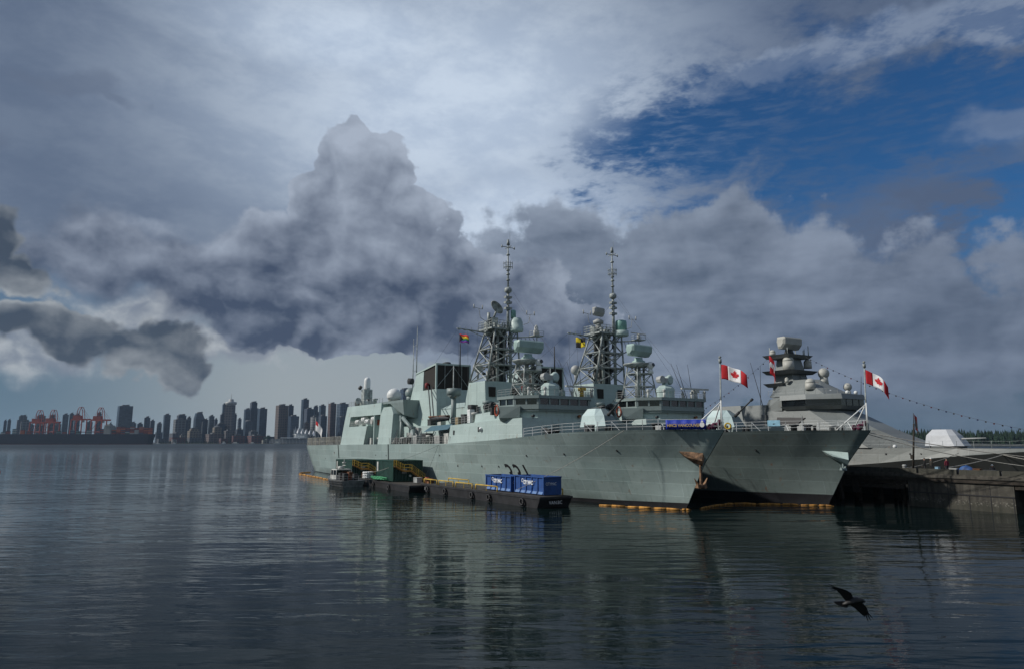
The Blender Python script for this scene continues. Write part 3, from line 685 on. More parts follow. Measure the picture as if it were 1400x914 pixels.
    clutter(T, [(-30.6, 7.6, 11.6, .5, .5, 1.1, 'signal_lamp', M_dark), (-31.8, 7.0, 12.2, .9, .8, 1.2, 'searchlight', M_dark), (-34.2, 6.5, 12.0, 1.0, .9, 1.3, 'searchlight', M_dark), (-37.6, 6.6, 10.8, .9, .9, 1.5, 'vent', M_offw),
                (-39.4, 6.4, 10.7, .9, .8, 2.1, 'chaff_launcher', M_white), (-41.2, 6.4, 10.6, 1.2, 1.0, 1.5, 'locker', M_dark), (-43.0, 6.6, 10.5, 1.1, .8, 1.2, 'locker', M_tan), (-42.0, 4.6, 10.5, 1.2, 1.2, 3.2, 'locker', M_dark),
                (-36.2, 5.2, 12.1, 1.1, 1.1, 2.0, 'vent', M_supd), (-33.0, 4.9, 12.3, 1.5, 1.2, 1.3, 'locker', M_supd), (-33.2, -2.0, 12.3, 2.0, 2.2, 1.8, 'locker', M_supd)], 9)
    mb = MB(); pr = [(p[0], p[1] * .98, 14.26) for p in pt_]; mb.rail(pr, 1.0, 3, 1.3, .035, .018); mb.build('guard_rail', M_grey, T)
    # mast house
    mb = MB(); mb.prism([(-47.2, 3.9, 10.5), (-39.2, 3.7, 10.5), (-39.2, -3.7, 10.5), (-47.2, -3.9, 10.5)], [(-45.4, 3.5, 17.6), (-39.9, 3.5, 17.6), (-39.9, -3.5, 17.6), (-45.4, -3.5, 17.6)])
    mb.prism([(-50.2, 2.8, 10.5), (-47.0, 3.4, 10.5), (-47.0, -3.4, 10.5), (-50.2, -2.8, 10.5)], [(-46.4, 2.4, 16.2), (-45.2, 3.0, 17.0), (-45.2, -3.0, 17.0), (-46.4, -2.4, 16.2)])
    mh = mb.build('mast_house', M_sup, T)
    for v in (2.3, -2.3):
        mb = MB(); mb.box(-39.9, -39.45, v - .6, v + .6, 15.0, 16.6); mb.build('louvre', M_louv, mh)
    mb = MB(); mb.rail([(-38.7, 3.6, 10.9), (-31, 3.6, 12.4)], 1.1, 2, 1, .05, .03)
    for k in range(8): mb.bar((-38.9, 2.8 - k * .7, 12.0), (-36.9, 2.2 - k * .6, 14.2 + (k % 3) * .5), .06)
    mb.build('walkway_frame', M_mast, T)
    # ---- main lattice mast
    cx = -41.2
    mm = MB(); lattice(mm, 17.6, 26.2, (3.0, 3.3), (1.7, 2.15), -42.6, -40.6, (20.4, 23.0), .18)
    for (x, v) in ((-40.6, .7), (-41.2, -.9), (-40.0, -1.5), (-42.0, .2)): mm.cyl((x, v, 17.6), (x, v, 26.2), .28, .26, 8)
    for z in (20.4, 23.0):
        h_ = 3.0 - (z - 17.6) * .14; mm.box(-42.2 - h_ * .6, -40.6 + h_ * .2, -h_ * .7, h_ * .5, z - .06, z + .06)
    for k in range(26):
        a = Vector((-41.4 + rr.uniform(-2, 1.6), rr.uniform(-2.2, 2.2), rr.uniform(17.8, 25.5))); b = a + Vector((rr.uniform(-.8, .8), rr.uniform(-1.2, 1.2), rr.uniform(.3, 2.2))); mm.bar(a, b, rr.uniform(.05, .16), 4)
    mast = mm.build('lattice_mast', M_mast, T)
    mb = MB(); mb.slab([(-43.2, -1.3), (-41.0, -1.3), (-41.0, 1.0), (-43.2, 1.0)], 17.6, 26.1, inset=.25)
    for k in range(34):
        a = Vector((-41.8 + rr.uniform(-1.6, 1.4), rr.uniform(-2.0, 2.0), rr.uniform(17.8, 25.0))); b = a + Vector((rr.uniform(-.2, .2), rr.uniform(-.2, .2), rr.uniform(.8, 3.0))); mb.bar(a, b, rr.uniform(.07, .2), 4)
    for k in range(30):
        x, v, z = -41.8 + rr.uniform(-1.7, 1.5), rr.uniform(-2.1, 2.1), rr.uniform(17.8, 25.6); mb.box(x, x + rr.uniform(.2, .6), v, v + rr.uniform(.2, .7), z, z + rr.uniform(.2, .8))
    mb.build('cable_trunking', M_trunk, mast)
    mb = MB(); mb.box(-43.0, -38.7, -1.4, 3.0, 26.2, 26.45); mb.rail([(-43, 3.0, 26.45), (-38.7, 3.0, 26.45), (-38.7, -1.0, 26.45), (-43, -1.4, 26.45), (-43, 3.0, 26.45)], 1.25, 3, .8, .05, .04)
    for k in range(7): mb.bar((-38.7, 3.0 - k * .55, 26.45), (-38.7, 2.45 - k * .55 , 27.6), .05)
    for k in range(14): x, v = rr.uniform(-42.6, -39), rr.uniform(-1, 2.7); mb.box(x, x + rr.uniform(.3, .8), v, v + rr.uniform(.2, .6), 25.0 + rr.uniform(0, 1.0), 26.45 + rr.uniform(.2, 1.3))
    mb.build('mast_platform', M_mast, mast)
    mb = MB(); mb.cyl((-38.6, -.15, 26.2), (-38.6, -.15, 33), .27, .2, 8); mb.cyl((-38.6, -.15, 33), (-38.6, -.15, 40.8), .16, .10, 8); mb.cyl((-38.6, -.15, 40.8), (-38.6, -.15, 41.8), .28, .14, 8); mb.cyl((-38.6, -.5, 40.5), (-38.6, -.5, 43.0), .035, .02, 5)
    mb.bar((-38.6, 1.1, 40.4), (-38.6, -1.4, 40.4), .07); mb.bar((-39.6, -.15, 40.4), (-37.6, -.15, 40.4), .07)
    for v in (1.1, -1.4): mb.cyl((-38.6, v, 40.2), (-38.6, v, 40.65), .12, .12, 6)
    for z in (31.0, 34.6, 35.6, 36.3, 39.0): mb.cyl((-38.6, -.15, z), (-38.6, -.15, z + .22), .32 if z > 32 else .42, .3, 8)
    for z in (30.6, 31.5, 29.6): mb.box(-38.9, -38.2, -.7, .5, z, z + .35)
    pl = mb.build('pole_mast', M_mast, mast)
    mb = MB()
    for z in (36.9, 37.6):
        for i in range(12):
            t0, t1 = i / 12 * 6.283, (i + 1) / 12 * 6.283
            mb.bar((-38.6 + math.cos(t0) * .75, -.15 + math.sin(t0) * .75, z), (-38.6 + math.cos(t1) * .75, -.15 + math.sin(t1) * .75, z), .05, 4)
    for i in range(6): t0 = i / 6 * 6.283; p = (-38.6 + math.cos(t0) * .75, -.15 + math.sin(t0) * .75, 36.6); mb.bar(p, (p[0], p[1], 37.9), .045); mb.bar((-38.6, -.15, 37.0), (p[0], p[1], 37.0), .045)
    mb.build('antenna_ring', M_mast, mast)
    mb = MB(); mb.lathe((-38.6, -.15, 32.4), [(.3, 0), (.45, .12), (.62, .2), (.62, .75), (.45, .95), (.25, 1.0)], 14); mb.build('antenna_drum', M_mast, mast)
    mb = MB(); mb.lathe((-38.3, -1.6, 25.9), [(1.15, 0), (1.2, .15), (1.2, .8), (1.1, .85), (1.1, 1.6), (.85, 2.3)] if not cfg['capsule'] else [(1.2, 0), (1.3, .15), (1.3, .9)], 18); mb.build('radome', M_sup, mast)
    if cfg['capsule']:
        mb = MB(); mb.lathe((-38.3, -1.6, 26.8), [(1.0, 0), (1.0, 1.5), (.92, 1.8), (.6, 1.9)], 20); mb.build('radome', M_teal, mast)
    else:
        mb = MB(); mb.lathe((-38.3, -1.0, 28.2), [(.45, 0), (.45, 1.2), (.3, 1.35)], 12); mb.build('radome', M_teal, mast)
    # yards
    mb = MB()
    for v0, v1 in ((2.0, 8.6),):
        a0, a1 = (-40.3, v0, 25.6), (-40.3, v1, 25.9); mb.bar(a0, a1, .1, 5); mb.bar((-40.9, v0, 25.6), a1, .07); mb.bar((-40.6, v0, 24.5), (-40.3, v1 - 2, 25.8), .07)
        for k in range(6): t = (k + .5) / 6; mb.bar((-40.3, v0 + (v1 - v0) * t, 25.7), (-40.8 + .5 * t, v0 + (v1 - v0) * (t + .06), 25.75), .05); mb.bar((-40.3, v0 + (v1 - v0) * t, 25.6), (-40.3, v0 + (v1 - v0) * t, 26.3), .05)
    mb.build('yard_arm', M_mast, mast); mb = MB()
    mb.bar((-40.0, -2.0, 25.2), (-38.6, -6.0, 25.5), .11, 5); mb.bar((-40.8, -2.0, 25.2), (-38.6, -6.0, 25.5), .09); mb.bar((-40.0, -2.2, 22.6), (-38.6, -6.0, 24.6), .10); mb.bar((-38.6, -6.0, 24.4), (-38.6, -6.0, 25.7), .1)
    for k in range(5): t = (k + 1) / 6; mb.bar((-40 + 1.4 * t, -2 - 4 * t, 25.3), (-40 + 1.4 * t + .2, -2 - 4 * t - .5, 22.9 + 1.8 * t), .06)
    mb.box(-39.4, -37.8, -6.9, -5.0, 25.5, 25.65); mb.rail([(-39.4, -5, 25.6), (-37.8, -5, 25.6), (-37.8, -6.9, 25.6)], .8, 2, .8, .04, .03)
    mb.build('yard_arm', M_mast, mast)
    if cfg['capsule']:
        mb = MB(); mb.cyl((-38.6, -6, 25.6), (-38.6, -6, 26.7), .35, .3, 10); mb.bar((-38.6, -4.2, 26.8), (-38.9, -8.0, 26.8), .09); mb.build('navigation_radar', M_offw, mast)
    else:
        mb = MB(); mb.lathe((-38.6, -5.9, 25.6), [(.5, 0), (.5, .9), (.35, 1.0), (.35, 1.5), (.1, 1.9)], 12); mb.build('navigation_radar', M_offw, mast)
    for sg, v0 in ((1, 3.0), (-1, -2.6)):
        mb = MB(); mb.tube([(-39.5, v0, 27.0), (-39.0, v0 + sg * 2.0, 27.8), (-39.0, v0 + sg * 2.3, 29.3)], .05); mb.bar((-39, v0 + sg * 1.6, 29.2), (-39, v0 + sg * 3.2, 29.4), .04)
        for k in (1.6, 3.2): mb.cyl((-39, v0 + sg * k, 29.2), (-39, v0 + sg * k, 29.9), .1, .1, 6)
        mb.build('wind_gauge', M_grey, mast)
    mb = MB()
    for v in (8.4, 6.6, 4.8): mb.bar((-40.3, v, 25.8), (-40.6, v * .9 + .3, 13.0), .018, 3)
    mb.bar((-40.3, 8.4, 25.9), (-60, 3.0, 22.2), .015, 3); mb.bar((-38.6, 0, 33.0), (-24, -4, 15), .015, 3); mb.bar((-38.6, -.15, 32), (-59, -4, 22.3), .015, 3); mb.bar((-38.6, -.15, 34), (-28, -6.8, 14.3), .015, 3)
    mb.build('halyard', M_wire, mast)
    if cfg['capsule']:       # flat box array on top
        mb = MB(); mb.cyl((-41, 1.3, 26.4), (-41, 1.3, 29.0), .6, .45, 10); mb.lathe((-41, 1.3, 28.2), [(.9, 0), (.95, .5), (.4, .8)], 12); mb.build('radar_pedestal', M_grey, mast)
        mb = MB(); radar_box(mb, (-40.9, 1.3, 30.3), R(-12), 2.9, 1.45, .9, 0); mb.build('search_radar', M_grey, mast)
    else:                    # tilted dish
        mb = MB(); mb.box(-41.6, -40.4, .7, 1.9, 26.45, 28.4); mb.bar((-41, 1.3, 28.3), (-40.5, .7, 30.2), .2, 6); mb.bar((-41, 2.2, 27.6), (-41, 2.2, 29.2), .3, 6); mb.build('radar_pedestal', M_mast, mast)
        mb = MB(); c_ = Vector((-40.4, 1.0, 30.2)); ax = Vector((.55, .25, -.15)).normalized(); uu = Vector((-.1, -.9, -.75)).normalized(); uu = (uu - ax * uu.dot(ax)).normalized(); ww = ax.cross(uu)
        rows = []
        for j in range(4):
            rr_ = j / 3; rows.append([mb.P(c_ + uu * (1.35 * rr_ * math.cos(i / 14 * 6.283)) + ww * (.72 * rr_ * math.sin(i / 14 * 6.283)) + ax * (.45 * rr_ * rr_)) for i in range(14)])
        for A, Bq in zip(rows, rows[1:]):
            for i in range(14): mb.F([A[i], A[(i + 1) % 14], Bq[(i + 1) % 14], Bq[i]], True)
        dish = mb.build('search_radar', M_mast, mast); so2 = dish.modifiers.new('thick', 'SOLIDIFY'); so2.thickness = .16
    # ---- forward radar tower
    ft = MB(); lattice(ft, 14.26, 20.2, (1.9, 2.25), (1.15, 1.35), -32.4, -32.4, (16.6, 18.7), .12)
    ft.cyl((-32.6, .2, 14.3), (-32.6, .2, 20.2), .45, .4, 10); ft.cyl((-32.0, -.7, 14.3), (-32.0, -.7, 20.2), .2, .2, 6)
    ft.lathe((-32.4, .1, 18.6), [(1.9, 0), (2.0, .08), (2.0, .16), (.3, .2)], 8)
    ft.lathe((-32.4, .2, 20.2), [(1.3, -.4), (2.4, 0), (2.45, .18), (.3, .24)], 10)
    tw = ft.build('radar_tower', M_mast, T)
    mb = MB(); mb.lathe((-32.4, 0, 20.4), [(1.0, 0), (1.1, .4), (.7, .6), (.65, 1.0)], 14); mb.build('radar_pedestal', M_radar, tw)
    mb = MB(); radar_box(mb, (-32.2, 0, 22.55), cfg['yaw'], 5.1, 1.85, 1.7, 0); mb.build('search_radar', M_radar, tw)
    mb = MB(); mb.cyl((-30.3, -.6, 18.7), (-30.3, -.6, 19.4), .5, .35, 10); mb.sphere((-30.3, -.6, 20.0), .62, 14); cb_ = mb.build('camera_turret', M_white, tw)
    mb = MB(); mb.cyl((-29.8, -.7, 20.05), (-29.62, -.75, 20.1), .3, .3, 10); mb.build('lens', M_glass, cb_)
    # fire-control director
    mb = MB(); mb.lathe((-26.6, -.1, 14.26), [(1.35, 0), (1.35, 1.1), (1.45, 1.15), (1.4, 1.7), (.9, 2.15), (.5, 2.25), (.4, 2.7)], 8, sm=False); di = mb.build('fire_control_radar', M_sup, T)
    mb = MB(); mb.box(-27.1, -26.2, -.3, .3, 16.8, 17.6); mb.cyl((-27.2, .8, 17.35), (-26.2, .8, 17.35), .55, .62, 8, sm=False); mb.build('tracking_camera', M_grey, di)
    mb = MB(); mb.cyl((-27.2, -.9, 17.35), (-26.4, -.9, 17.35), .55, .8, 16); mb.cyl((-26.4, -.9, 17.35), (-26.15, -.9, 17.35), .8, .5, 16); mb.build('tracking_dish', M_sup, di)
    mb = MB(); mb.cyl((-24.6, -4.6, 14.26), (-24.6, -4.6, 15.6), .38, .3, 10); mb.box(-25.1, -24.1, -5.0, -4.2, 15.3, 15.75); tb = mb.build('navigation_radar', M_yel if not cfg['capsule'] else M_offw, T)
    mb = MB(); mb.prism([(-24.9, -1.6, 15.78), (-24.5, -1.6, 15.78), (-24.1, -7.2, 15.78), (-24.5, -7.2, 15.78)], [(-24.9, -1.6, 16.02), (-24.5, -1.6, 16.02), (-24.1, -7.2, 16.02), (-24.5, -7.2, 16.02)]); mb.build('radar_bar', M_offw, tb)
    for (x, v) in ((-26, 4.2), (-24.4, 2.4), (-24, -6.0), (-28, -5.4), (-26.5, -5.8)):
        mb = MB(); mb.cyl((x, v, 14.26), (x, v, 15.1 + rr.uniform(0, .7)), .22, .16, 8); mb.sphere((x, v, 15.4), .28, 8); mb.build('light_fitting', M_offw, T)
    for (x, v, dx_, dv_) in ((-27.5, -5.9, -1.2, 1.0), (-27.0, -6.6, -.4, .5), (-26.0, -3.9, -1.6, 1.4)):
        mb = MB(); mb.cyl((x, v, 14.26), (x + dx_, v + dv_, 20.2), .07, .025, 5); mb.build('whip_antenna', M_wire, T)
    # ---- gun
    gx = -14.9
    mb = MB(); mb.lathe((gx, 0, 8.7), [(2.2, 0), (2.2, .75), (2.0, .95)], 18); gb = mb.build('gun', M_sup, T)
    mb = MB(); zb_ = 9.65
    bot = [(gx - 2.3, 1.7), (gx + 1.5, 1.85), (gx + 2.5, 1.2), (gx + 2.5, -1.2), (gx + 1.5, -1.85), (gx - 2.3, -1.7)]
    mid = [(gx - 2.0, 1.55), (gx + .7, 1.6), (gx + 1.7, .8), (gx + 1.7, -.8), (gx + .7, -1.6), (gx - 2.0, -1.55)]
    top = [(gx - 1.5, .95), (gx + .1, .85), (gx + .5, .3), (gx + .5, -.3), (gx + .1, -.85), (gx - 1.5, -.95)]
    R1 = [mb.P((*p, zb_)) for p in bot]; R2 = [mb.P((*p, zb_ + 1.5)) for p in mid]; R3 = [mb.P((*p, zb_ + 2.45)) for p in top]
    for A, Bq in ((R1, R2), (R2, R3)):
        for i in range(6):
            if i == 2: mb.cur = 1
            mb.F([A[i], A[(i + 1) % 6], Bq[(i + 1) % 6]]); mb.F([A[i], Bq[(i + 1) % 6], Bq[i]]); mb.cur = 0
    mb.F(R1[::-1]); mb.F(R3); mb.build('gun_shell', M_cup, gb, mats=[M_cup, M_supd])
    mb = MB(); mb.cyl((gx + 1.4, 0, zb_ + 1.4), (gx + 2.4, 0, zb_ + 2.1), .24, .2, 8); mb.cyl((gx + 2.4, 0, zb_ + 2.1), (gx + 4.6, 0, zb_ + 3.7), .12, .1, 8); mb.cyl((gx + 4.45, 0, zb_ + 3.6), (gx + 4.75, 0, zb_ + 3.8), .19, .19, 8); mb.build('gun_barrel', M_dark, gb)
    # ---- forecastle fittings
    mb = MB(); mb.prism([(-9.5, 5.2, 8.9), (-5.5, 0, 9.0), (-9.5, -5.2, 8.9), (-9.7, -5.2, 8.9), (-5.8, 0, 9.0), (-9.7, 5.2, 8.9)], [(-9.3, 5.2, 9.6), (-5.3, 0, 9.8), (-9.3, -5.2, 9.6), (-9.5, -5.2, 9.6), (-5.6, 0, 9.8), (-9.5, 5.2, 9.6)]); mb.build('breakwater', M_supd, T)
    clutter(T, [(-3, 1.4, 9.0, .8, .8, .9, 'winch', M_dark), (-3, -1.4, 9.0, .8, .8, .9, 'winch', M_dark), (-9.5, 3.6, 9.0, 2.6, .9, .6, 'locker', M_dark), (-20, 4.8, 8.5, 1.0, .8, .9, 'locker', M_dark), (-19.5, 3.9, 8.5, .6, .6, .8, 'fire_hydrant', M_dark),
                (-12.2, 4.4, 8.95, .6, .6, .9, 'locker', M_dark), (-11.3, 4.4, 8.95, .5, .5, .9, 'locker', M_dark), (2.0, 1.2, 9.05, .6, .5, .6, 'fire_hydrant', M_grey), (-1, 2.8, 9.05, .9, .4, .5, 'locker', M_grey)], 12)
    for (x, v) in ((-17.5, 6.4), (-7.5, 5.0), (0.5, 2.9), (-7.5, -5.0), (0.5, -2.9)):
        mb = MB()
        for d_ in (-.35, .35): mb.lathe((x + d_, v, zdeck(x)), [(.2, 0), (.16, .45), (.22, .5), (.22, .58)], 10)
        mb.build('bollard', M_dark, T)
    # jackstaff with white legs
    mb = MB(); mb.cyl((5.6, 0, 9.0), (5.9, 0, 16.3), .09, .07, 8); mb.cyl((5.9, 0, 16.3), (5.9, 0, 16.75), .17, .17, 10); mb.sphere((5.9, 0, 16.95), .16, 10); js = mb.build('jackstaff', M_mast, T)
    mb = MB(); mb.bar((5.7, 0, 12.0), (2.9, 1.7, 9.05), .08, 6); mb.bar((5.7, 0, 12.0), (2.9, -1.7, 9.05), .08, 6); mb.bar((5.75, 0, 9), (5.75, 0, 12.2), .09, 6); mb.build('stay', M_white, js)
    mb = MB()
    for (x, v, z, r_) in ((4.9, .35, 9.35, .34), (4.6, -.5, 9.5, .3), (5.3, -.1, 9.8, .28), (4.2, .2, 9.3, .3)): mb.sphere((x, v, z), r_, 8, 1.3)
    mb.build('canvas_cover', mat('purple_canvas', (.10, .02, .05), .9, var=.7, scale=3), T)
    # hawse bolster
    bx, bv, bz = 1.9, 1.55, 6.35
    mb = MB(); mb.prism([(bx - 1.2, bv + .2, bz + .35), (bx + 1.6, .7, bz + .1), (bx + 1.6, .5, bz - .35), (bx - .9, bv - .3, bz - .25)], [(bx + .6, bv + .7, bz - .35), (bx + 2.0, bv - .2, bz - .75), (bx + 1.7, bv - .6, bz - 1.35), (bx + .8, bv - .1, bz - .95)])
    mb.build('anchor_bolster', M_anch if cfg['number'] else M_sup, hull)
    if cfg['number']:
        mb = MB(); anchor(mb, 3.4, 1.1, 2.75); shrink(mb, (3.4, 1.1, 3.6), .88); mb.build('anchor', M_anch, T)
    else:
        mb = MB(); anchor(mb, 3.0, 1.1, 4.5); shrink(mb, (3.0, 1.1, 4.5), .62); mb.build('anchor', M_supd, T)
    return T

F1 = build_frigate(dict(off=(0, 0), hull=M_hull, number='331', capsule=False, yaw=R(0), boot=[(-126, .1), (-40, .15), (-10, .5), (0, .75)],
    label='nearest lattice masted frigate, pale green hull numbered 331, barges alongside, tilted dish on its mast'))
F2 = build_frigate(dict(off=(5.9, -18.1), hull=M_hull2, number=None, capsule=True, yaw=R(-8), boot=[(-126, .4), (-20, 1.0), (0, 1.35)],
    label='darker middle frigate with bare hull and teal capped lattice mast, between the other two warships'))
# ---------------------------------------------------------------- patrol ship with closed mast on the far side of the pier
def build_patrol():
    T = thing('patrol_ship', 'pale grey angular patrol ship with closed mast and sloping bow, beyond the pier', 'warship', (0, -47, 0))
    PG = hull_paint('stealth_grey', (0.215, 0.232, 0.226), .5, plates=False); PL = hull_paint('stealth_grey_lower', (0.19, 0.20, 0.188), .6, plates=True); PD = mat('stealth_grey_dark', (0.13, 0.14, 0.14), 0.55, var=0.1, scale=0.3)
    PH = mat('far_hull_shaded', (0.035, 0.038, 0.036), 0.6, var=0.15, scale=0.3)  # shade below the flared knuckle is put into the lower hull's colour
    xs = [-72, -50, -30, -15, -5, 0, 5, 10, 16, 22, 28, 33, 37, 40.5]
    half = {-72: 6.0, -50: 6.9, -30: 7.0, -15: 7.0, -5: 6.8, 0: 6.5, 5: 6.0, 10: 5.3, 16: 4.4, 22: 3.3, 28: 2.2, 33: 1.3, 37: .7, 40.5: .05}
    kn = {-72: 2.9, -50: 3.2, -30: 3.5, -15: 3.8, -5: 4.15, 0: 4.6, 5: 5.2, 10: 5.75, 16: 6.3, 22: 6.75, 28: 7.1, 33: 7.4, 37: 7.6, 40.5: 7.8}
    sh = {-72: 4.6, -50: 5.5, -30: 6.4, -15: 6.7, -5: 6.8, 0: 6.8, 5: 6.8, 10: 6.8, 16: 6.75, 22: 7.1, 28: 7.5, 33: 7.8, 37: 8.0, 40.5: 8.2}
    lo = MB(); up = MB()
    for sg in (1, -1):
        A = []; B = []; Cc = []
        for x in xs:
            h = half[x]; wl = max(.02, h * (0.95 if x < -20 else max(0.0, .95 - (x + 20) / 56)))
            A.append((min(x, 36), sg * wl, -1)); B.append((x, sg * h, kn[x])); Cc.append((x, sg * (h - .3 * min(1, h)), sh[x]))
        ia = [lo.P(p) for p in A]; ib = [lo.P(p) for p in B]
        for i in range(len(xs) - 1): lo.F([ia[i], ia[i + 1], ib[i + 1], ib[i]])
        ib = [up.P((p[0], p[1] + sg * .02, p[2])) for p in B]; ic = [up.P(p) for p in Cc]
        for i in range(len(xs) - 1): up.F([ib[i], ib[i + 1], ic[i + 1], ic[i]])
        if sg == 1: CA = Cc
    lo.quad((-72, 5.7, -1), (-72, -5.7, -1), (-72, -6, 2.9), (-72, 6, 2.9)); up.quad((-72, 6, 2.9), (-72, -6, 2.9), (-72, -5.7, 4.6), (-72, 5.7, 4.6))
    lo.build('hull', PH, T); ub = up.build('upper_hull', PL, T)
    mb = MB(); prev = None
    for p in CA:
        cur = (mb.P((p[0], -p[1] + .02, p[2] - .04)), mb.P((p[0], p[1] - .02, p[2] - .04)))
        if prev: mb.F([prev[0], prev[1], cur[1], cur[0]])
        prev = cur
    mb.build('deck', PD, T)
    for (x, z) in ((0.9, 5.9), (0.6, 5.35), (1.6, 5.35), (4.2, 5.95), (5.6, 5.95), (4.2, 5.5), (5.6, 5.6)):
        mb = MB(); hh = interp([(-5, 6.8), (0, 6.5), (5, 6.0), (10, 5.3)], x) - .28; mb.box(x - .12, x + .12, hh - .2, hh + .16, z - .12, z + .12); mb.build('porthole', M_black, ub)
    # superstructure with sloping faces
    s = MB()
    s.prism([(-46, 6.9, 6.3), (-1.5, 6.6, 6.8), (4.4, 3.2, 6.8), (4.4, -3.2, 6.8), (-1.5, -6.6, 6.8), (-46, -6.9, 6.3)],
            [(-44, 6.2, 9.8), (-6.4, 5.9, 9.5), (-1.9, 2.9, 9.5), (-1.9, -2.9, 9.5), (-6.4, -5.9, 9.5), (-44, -6.2, 9.8)])
    s.build('lower_superstructure', PL, T); s = MB()
    s.prism([(-24, 6.2, 9.8), (-6.4, 5.9, 9.5), (-1.9, 2.9, 9.5), (-1.9, -2.9, 9.5), (-6.4, -5.9, 9.5), (-24, -6.2, 9.8)],
            [(-23, 5.7, 12.9), (-11.8, 5.5, 12.9), (-8.6, 2.7, 12.9), (-8.6, -2.7, 12.9), (-11.8, -5.5, 12.9), (-23, -5.7, 12.9)])
    s.prism([(-34, 5.0, 9.8), (-25, 5.0, 9.8), (-25, -5.0, 9.8), (-34, -5.0, 9.8)], [(-32.6, 4.2, 14.2), (-26.4, 4.2, 14.2), (-26.4, -4.2, 14.2), (-32.6, -4.2, 14.2)])
    s.prism([(-24.5, 6.4, 9.8), (-20, 6.4, 9.8), (-20, 1.4, 9.8), (-24.5, 1.4, 9.8)], [(-23.8, 5.9, 14.0), (-19.6, 5.9, 14.0), (-19.6, 2, 14.0), (-23.8, 2, 14.0)])
    so3 = s.build('superstructure', PG, T)
    mb = MB(); mb.prism([(-17.5, 5.55, 10.6), (-13.6, 5.45, 10.6), (-12.2, 5.35, 11.6), (-17.5, 5.5, 11.8)], [(-17.5, 6.12, 10.6), (-13.6, 6.05, 10.6), (-12.2, 5.85, 11.6), (-17.5, 5.92, 11.8)]); mb.build('boat_bay', M_black, so3)
    for (x, v, z, sx_, sz_, nm_, m_) in ((-20, 6.15, 11.3, .5, 1.0, 'door', PD), (-27, 6.55, 8.0, .5, 1.0, 'door', PD), (-9.0, 6.2, 8.6, .5, .3, 'vent', M_dark), (-15, 6.4, 8.4, .5, .3, 'vent', M_dark)):
        mb = MB(); mb.box(x - sx_, x + sx_, v - .4, v + .06, z - sz_, z + sz_); mb.build(nm_, m_, so3)
    mb = MB(); mb.rail([(x, half[x] - .35, sh[x]) for x in xs[3:]], 1.0, 2, 2.0, .03, .012); mb.build('guard_rail', M_mast, T)
    mb = MB()
    for k in range(7): mb.bar((-13.0 + k * 1.1, 5.9 - k * .28, 12.2 - k * .35), (-12.4 + k * 1.1, 6.0 - k * .28, 10.2 - k * .3), .035)
    mb.build('ladder', M_mast, so3)
    # bridge
    b = MB()
    poly = [(-16.4, 6.4), (-11.5, 6.4), (-7.0, 3.4), (-7.0, -3.4), (-11.5, -6.4), (-16.4, -6.4)]
    sm_ = [(p[0] + (.6 if p[0] < -13 else -.7), p[1] * .9) for p in poly]
    b.prism([(*p, 12.9) for p in sm_], [(*p, 13.5) for p in poly]); b.prism([(*p, 14.55) for p in poly], [(p[0] * 1.0 - .3, p[1] * .93, 15.4) for p in poly])
    b.prism([(-20.5, 5.4, 12.9), (-16.5, 5.8, 12.9), (-16.5, -5.8, 12.9), (-20.5, -5.4, 12.9)], [(-19.6, 5.0, 14.9), (-16.5, 5.8, 15.2), (-16.5, -5.8, 15.2), (-19.6, -5.0, 14.9)])
    bg3 = b.build('bridge', PG, T)
    mb = MB(); inn = [(p[0] + (.3 if p[0] < -13 else -.35), p[1] * .95) for p in poly]; mb.prism([(*p, 13.5) for p in inn], [(*p, 14.55) for p in inn]); mb.build('window', M_glass, bg3)
    for k in range(3):
        mb = MB(); v = -1.8 + k * 1.8; mb.prism([(-7.4, v - .04, 13.5), (-7.28, v - .04, 13.5), (-7.28, v + .04, 13.5), (-7.4, v + .04, 13.5)], [(-7.4, v - .04, 14.55), (-7.28, v - .04, 14.55), (-7.28, v + .04, 14.55), (-7.4, v + .04, 14.55)]); mb.build('window_post', PD, bg3)
    # faceted house below the mast, and the mast
    m3 = MB()
    m3.prism([(-19.5, 5.0, 15.3), (-9.5, 4.2, 15.3), (-8.6, 0, 15.3), (-9.5, -4.2, 15.3), (-19.5, -5.0, 15.3)], [(-18.5, 2.6, 18.2), (-14.2, 2.2, 18.2), (-13.0, 0, 18.2), (-14.2, -2.2, 18.2), (-18.5, -2.6, 18.2)])
    m3.prism([(-21.0, 2.3, 15.3), (-16, 2.6, 15.3), (-16, -2.6, 15.3), (-21.0, -2.3, 15.3)], [(-20.2, 1.3, 22.4), (-17.4, 1.5, 22.4), (-17.4, -1.5, 22.4), (-20.2, -1.3, 22.4)])
    m3.prism([(-16.2, .5, 15.3), (-15.0, .1, 15.3), (-15.0, -.1, 15.3), (-16.2, -.5, 15.3)], [(-17.2, .05, 20.3), (-17.1, .02, 20.3), (-17.1, -.02, 20.3), (-17.2, -.05, 20.3)])
    ms = m3.build('mast', PG, T)
    mb = MB()
    mb.prism([(-21.0, 3.4, 19.4), (-16.2, 3.2, 19.4), (-16.2, -3.0, 19.4), (-21.0, -2.6, 19.4)], [(-21.4, 4.2, 20.0), (-15.6, 3.9, 20.0), (-15.6, -3.9, 20.0), (-21.4, -3.6, 20.0)])
    mb.prism([(-21.0, 3.2, 22.2), (-16.6, 3.0, 22.2), (-16.6, -2.8, 22.2), (-21.0, -2.8, 22.2)], [(-21.4, 3.8, 22.8), (-16.2, 3.5, 22.8), (-16.2, -3.5, 22.8), (-21.4, -3.3, 22.8)])
